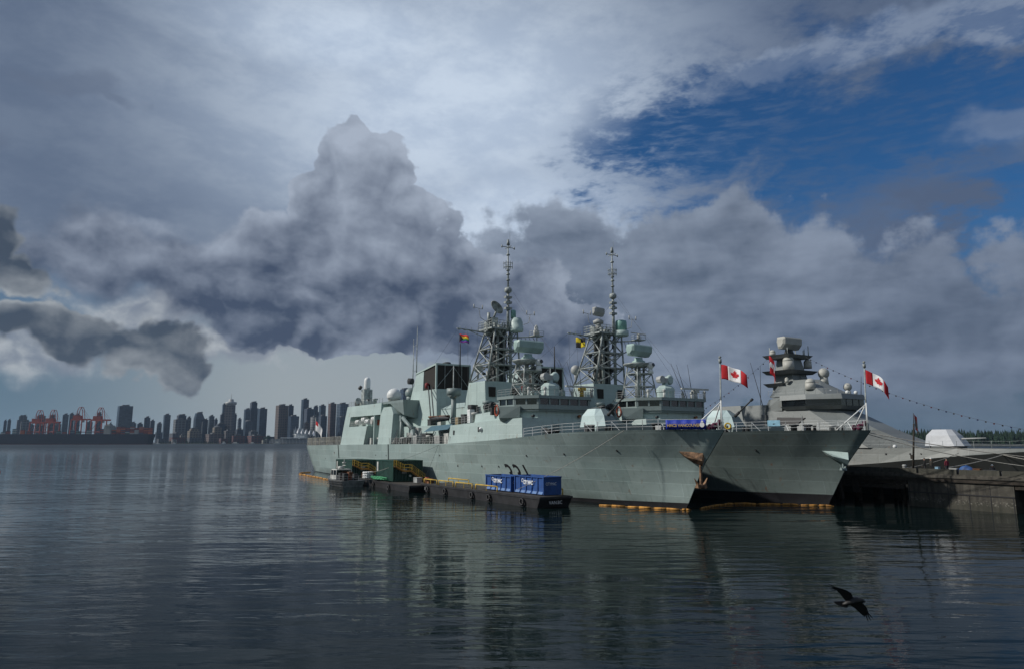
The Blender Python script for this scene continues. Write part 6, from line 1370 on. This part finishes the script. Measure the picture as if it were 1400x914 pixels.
# pale boats and quays along the far waterline
for i, (px, w_, hh, m_, lb) in enumerate(((152, 6, 3, M_offw, 'white harbour craft below the wide dark tower'), (216, 5, 2, M_white, 'small white boat past the container ship bow'), (238.5, 3.5, 2.4, M_white, 'small white boat below the dark red block'), (306, 5, 4, M_white, 'white harbour craft left of the red halls'), (322, 9, 3, M_offw, 'pale ferry at the quay below the red halls'), (345, 7, 3, M_grey, 'grey ferry moored right of the red halls'), (379, 9, 4, M_offw, 'pale excursion boat below the brown tower'))):
    if px < 200: continue
    D = 2385; a = WP(px, 606, D); T = thing('harbour_boat', lb, 'boat', world=(a.x, D, 0), head=False, group='small boats along the far waterfront'); ww = w_ * 2.6 / 2
    mb = MB(world=True); mb.prism([(-ww, -3, 0), (ww * .8, -3, 0), (ww * .8, 3, 0), (-ww, 3, 0)], [(-ww, -3.5, hh * .8), (ww, -3.5, hh * 1.1), (ww, 3.5, hh * 1.1), (-ww, 3.5, hh * .8)]); mb.build('boat_hull', m_, T)
    mb = MB(world=True); mb.slab([(-ww * .6, -2.5), (ww * .4, -2.5), (ww * .4, 2.5), (-ww * .6, 2.5)], hh, hh * 2.1, inset=.1); mb.build('cabin', M_offw, T)

# ---------------------------------------------------------------- container ship and cranes
D = 2000; ws = D / F_PX
c = WP(100, 603, D); CS = thing('container_ship', 'very long dark blue container ship moored below the orange cranes', 'cargo ship', world=(c.x, D, 0), head=False)
X = lambda px: (px - 100) * ws * 1.012; Z = lambda y: CAM_H + (603 - y) * ws * 1.012
NV = mat('ship_navy', (.012, .017, .034), .6, var=.2, scale=.02)
mb = MB(world=True)
bot = [(X(-70), -15), (X(203), -15), (X(206), 0), (X(203), 15), (X(-70), 15)]; top = [(X(-70), -16), (X(204), -16), (X(209.5), 0), (X(204), 16), (X(-70), 16)]
mb.prism([(*p, 1.8) for p in bot], [(*p, Z(593)) for p in top]); mb.build('hull', NV, CS)
mb = MB(world=True); mb.prism([(*p, -1) for p in bot], [(p[0], p[1] * 1.002, 1.8) for p in bot]); mb.build('boot_topping', mat('ship_red_bottom', (.09, .015, .015), .7), CS)
mb = MB(world=True); mb.box(X(143), X(152), -13, 13, Z(593) + .05, Z(583)); mb.box(X(144), X(150.5), -15, 15, Z(583) + .05, Z(581.5)); mb.box(X(145), X(149), -8, 8, Z(581.4), Z(580)); acc = mb.build('accommodation', facade((.34, .34, .32), 0, 93, 3.0), CS)
cc = {'rust red': (.22, .04, .025), 'orange': (.38, .09, .03), 'brick pink': (.30, .11, .09), 'dark blue': (.03, .05, .10), 'pale grey': (.30, .31, .31), 'green': (.06, .14, .12), 'maroon': (.12, .03, .035), 'dull teal': (.10, .17, .18)}
cm = {k: mat('container_' + k.replace(' ', '_'), tuple(q * .9 for q in v), .6, var=.12, scale=.3) for k, v in cc.items()}
rr = random.Random(42); ordn = ['lowest', 'second', 'third', 'fourth', 'fifth', 'sixth', 'seventh']
hw = lambda n: ['first', 'second', 'third', 'fourth', 'fifth', 'sixth', 'seventh', 'eighth', 'ninth', 'tenth', 'eleventh'][n]
cl_ = 12.2; cz = 2.9
def stack(px, tiers, cols, where):
    for t in range(tiers):
        cn = cols[t % len(cols)] if isinstance(cols, list) else cols
        base = (c.x + X(px), D - 11.5, Z(593) + .1 + t * (cz + .06)); lb = '%s container, %s tier of the %s' % (cn, ordn[t], where)
        T_ = thing('shipping_container', lb, 'container', world=base, head=False, group='containers stacked on the far container ship')
        mb = MB(world=True); mb.box(0, cl_, -1.22, 1.22, 0, cz); mb.box(.0, cl_, -1.3, -1.221, 0, .2); mb.box(0, cl_, -1.3, -1.221, cz - .2, cz); mb.build('shell', cm[cn], T_)
px0 = 153.5
for i in range(9):
    px = px0 + i * 6.05; nT = [4, 7, 7, 6, 7, 6, 7, 6, 6][i]; pal = [['rust red', 'maroon', 'green', 'orange'], ['maroon', 'rust red', 'orange', 'orange', 'orange', 'rust red', 'rust red'], ['rust red', 'dark blue', 'rust red', 'dark blue', 'orange', 'rust red', 'maroon'], ['green', 'pale grey', 'dark blue', 'maroon', 'maroon', 'rust red'], ['pale grey', 'brick pink', 'rust red', 'maroon', 'rust red', 'pale grey', 'brick pink'],
           ['pale grey', 'pale grey', 'pale grey', 'pale grey', 'maroon', 'rust red'], ['dark blue', 'maroon', 'rust red', 'rust red', 'orange', 'brick pink', 'brick pink'], ['maroon', 'rust red', 'rust red', 'orange', 'maroon', 'brick pink'], ['orange', 'orange', 'rust red', 'orange', 'rust red', 'rust red']][i]
    stack(px, nT, pal, '%s stack from the bow' % hw(8 - i))
for i, (px, nT, pal) in enumerate(((-4, 3, ['rust red', 'brick pink']), (6.5, 2, ['pale grey', 'dull teal']), (13, 3, ['maroon', 'rust red']), (21.5, 5, ['dull teal', 'pale grey']), (32, 4, ['orange', 'orange', 'orange', 'rust red']), (41, 3, ['rust red', 'maroon']), (80, 3, ['green', 'dull teal']), (88, 2, ['maroon', 'rust red']), (98.5, 4, ['dark blue', 'dull teal']), (106, 3, ['dull teal', 'green']), (120, 4, ['pale grey', 'dull teal']), (137.5, 5, ['dark blue', 'rust red']))):
    stack(px, nT, pal, ['stack at the left picture edge', 'pale stack near the left edge', 'maroon stack left of the cranes', 'pale stack left of the cranes', 'orange stack left of the cranes', 'stack below the first crane', 'green stack right of the second crane', 'low stack before the third crane', 'blue stack under the third crane', 'teal stack under the third crane', 'pale stack left of the fourth crane', 'stack under the fourth crane'][i])
CRM = mat('crane_orange_red', (.36, .06, .035), .6, var=.2, scale=.1)
def crane(lb, px, apx, boom_r, D=2030):
    ws = D / F_PX; c_ = WP(px, 603, D); T = thing('gantry_crane', lb, 'crane', world=(c_.x, D, 1.6), head=False, group='orange gantry cranes behind the container ship')
    Xc = lambda p: p * ws; Zc = lambda y: CAM_H + (603 - y) * ws - 1.6; yg = apx + 17
    mb = MB(world=True)
    for y_ in (-12, 12):
        mb.tube([(Xc(-9), y_, 0), (Xc(-8), y_, Zc(yg))], 1.9, 4); mb.tube([(Xc(6), y_, 0), (Xc(6), y_, Zc(yg))], 1.9, 4); mb.tube([(Xc(-9), y_, Zc(590)), (Xc(6), y_, Zc(590))], 1.2, 4); mb.tube([(Xc(-9), y_, Zc(590)), (Xc(2), y_, Zc(yg))], .7, 4)
    for x_ in (-9, 6): mb.tube([(Xc(x_), -12, Zc(590)), (Xc(x_), 12, Zc(590))], 1.0, 4)
    mb.build('leg_frame', CRM, T)
    mb = MB(world=True); x1 = 13.5 if boom_r else 9.5
    for y_ in (-5, 5): mb.box(Xc(-10.5), Xc(x1), y_ - 1, y_ + 1, Zc(yg + .6), Zc(yg - 1.4))
    mb.build('girder', CRM, T)
    mb = MB(world=True); mb.box(Xc(-8.5), Xc(2.2), -5.5, 5.5, Zc(yg - 1.5), Zc(yg - 5.8)); mb.build('machine_house', CRM, T)
    mb = MB(world=True)
    for y_ in (-5, 5): mb.tube([(Xc(-3.5), y_, Zc(yg - 4)), (Xc(-2.6), y_, Zc(apx + 3)), (Xc(-.8), y_, Zc(apx)), (Xc(1.6), y_, Zc(apx)), (Xc(3), y_, Zc(apx + 3)), (Xc(5.4), y_, Zc(yg))], .95, 5)
    for y_ in (-5, 5): mb.tube([(Xc(3), y_, Zc(apx + 3)), (Xc(x1 - 1), y_, Zc(yg - 1))], .35, 4); mb.tube([(Xc(-1), y_, Zc(apx + 1)), (Xc(-9), y_, Zc(yg - 1))], .35, 4)
    mb.tube([(Xc(.5), -5, Zc(apx)), (Xc(.5), 5, Zc(apx))], .9, 4); mb.build('apex_frame', CRM, T)
    mb = MB(world=True); mb.box(Xc(3.5), Xc(5.5), -3, 3, Zc(yg + 3.2), Zc(yg + .8)); mb.build('operator_cab', M_offw, T)
crane('leftmost orange gantry crane with a short jib', 50.5, 561, 0); crane('second orange gantry crane from the left', 69.5, 560.5, 0)
crane('third orange gantry crane, tallest, with a long girder', 106.5, 556.7, 1); crane('rightmost orange gantry crane beside the wide dark tower', 134, 557.5, 1)
# tree belt and quay clutter
def leafy(name, seed, boxes, m_, lab, cat):
    rr = random.Random(seed); mb = MB(world=True)
    for (x0, x1, y0, y1, zb_, h0, h1, n_) in boxes:
        for i in range(n_):
            x = rr.uniform(x0, x1); y = rr.uniform(y0, y1); h = rr.uniform(h0, h1) * rr.uniform(.75, 1.0); g0 = zb_(x, y); k = 6
            r0 = h * rr.uniform(.13, .22); lv = 4; prev = None
            for L_ in range(lv):
                za = g0 + h * (.05 + .9 * L_ / lv); zb2 = za + h * .36; ra = r0 * (1 - L_ / (lv + .6)); ph = rr.uniform(0, 6)
                ids = [mb.P((x + ra * rr.uniform(.65, 1.25) * math.cos(ph + j / k * 6.283), y + ra * rr.uniform(.65, 1.25) * math.sin(ph + j / k * 6.283), za + rr.uniform(-.04, .02) * h)) for j in range(k)]
                tp = mb.P((x + rr.uniform(-.03, .03) * h, y, min(zb2, g0 + h)))
                for j in range(k): mb.F([ids[j], ids[(j + 1) % k], tp])
    o = mb.build(name, m_); tag(o, lab, cat, kind='stuff'); return o
M_fol = mat('conifer_foliage', (.020, .036, .022), .95, var=.6, scale=.05, spec=.1)
def hz_(x, y): return 2 + 10 * max(0, min(1, (y - 1180) / 150)) 
mb = MB(world=True)
nx = 60; rows = [(1160, -2), (1172, 2), (1250, 7), (1330, 12), (1700, 14), (2300, 8)]; ids = [[mb.P((550 + i * 35, y + 12 * math.sin(i * .7), z + (2.0 * math.sin(i * .31) if z > 0 else 0))) for i in range(nx + 1)] for y, z in rows]
for A, B in zip(ids, ids[1:]):
    for i in range(nx): mb.F([A[i], A[i + 1], B[i + 1], B[i]], True)
o = mb.build('wooded_shore', CG); tag(o, kind='structure')
leafy('conifer_forest', 3, [(560, 1500, 1176, 1230, hz_, 17, 25, 900), (560, 1500, 1230, 1340, hz_, 15, 24, 1100), (700, 1700, 1340, 1420, hz_, 12, 22, 500)], M_fol, 'dark conifer forest covering the far point behind the pale gun', 'forest')
leafy('waterfront_trees', 8, [(WP(361, 603, 2440).x, WP(369, 603, 2440).x, 2430, 2450, lambda x, y: 1.6, 26, 36, 24), (WP(222, 603, 2420).x, WP(330, 603, 2420).x, 2400, 2412, lambda x, y: 1.6, 5, 12, 120)], M_fol, 'small dark trees scattered along the city waterfront', 'trees')

# ---------------------------------------------------------------- water
def water_mat(N, b, co):
    x, y, z = N.sep(co)
    b.inputs['Base Color'].default_value = (.004, .010, .010, 1); b.inputs['Roughness'].default_value = .045; b.inputs['IOR'].default_value = 1.33; b.inputs['Specular IOR Level'].default_value = .14
    _in(N.nt, b.inputs['Roughness'], N.sst(y, 45.0, 1000.0, .02, .34))
    patch = N.sst(N.noise(N.mapping(co, (.012, .028, 1)), 1.0, 3, .5), .40, .62)
    q1 = N.noise(N.mapping(co, (.20, .78, 1)), 1.0, 3, .45, .3); q2 = N.noise(N.mapping(co, (1.3, 3.6, 1), rot=(0, 0, .2)), 1.0, 3, .55, .2); q3 = N.noise(N.mapping(co, (.07, .17, 1), rot=(0, 0, -.15)), 1.0, 2, .5)
    h = N.add(N.mul(N.mul(q1, N.add(N.mul(patch, .6), .7)), .085), N.add(N.mul(N.mul(q2, N.add(N.mul(patch, .9), .25)), .013), N.mul(q3, .16)))
    bn = N.node('ShaderNodeBump'); bn.inputs['Strength'].default_value = 1.0; bn.inputs['Distance'].default_value = 1.0; _in(N.nt, bn.inputs['Height'], h); N.nt.links.new(bn.outputs[0], b.inputs['Normal'])
mb = MB(world=True); mb.quad((-6000, -300, 0), (6000, -300, 0), (6000, 9000, 0), (-6000, 9000, 0)); o = mb.build('water', mat('harbour_water', (.01, .02, .02), .05, build=water_mat)); tag(o, kind='structure')

# ---------------------------------------------------------------- haze
if HAZE > 0:
    mb = MB(world=True); mb.box(-5500, 5500, -250, 6800, -3, 210); o = mb.build('haze', None); o.data.materials.clear()
    m_ = bpy.data.materials.new('thin_air'); m_.use_nodes = True; t = m_.node_tree; t.nodes.clear(); oo = t.nodes.new('ShaderNodeOutputMaterial'); pv = t.nodes.new('ShaderNodeVolumePrincipled')
    pv.inputs['Color'].default_value = (.55, .75, 1.0, 1); pv.inputs['Density'].default_value = HAZE; pv.inputs['Anisotropy'].default_value = .2; t.links.new(pv.outputs[0], oo.inputs['Volume']); o.data.materials.append(m_); tag(o, kind='stuff')
    o['label'] = 'thin pale haze over the whole harbour';
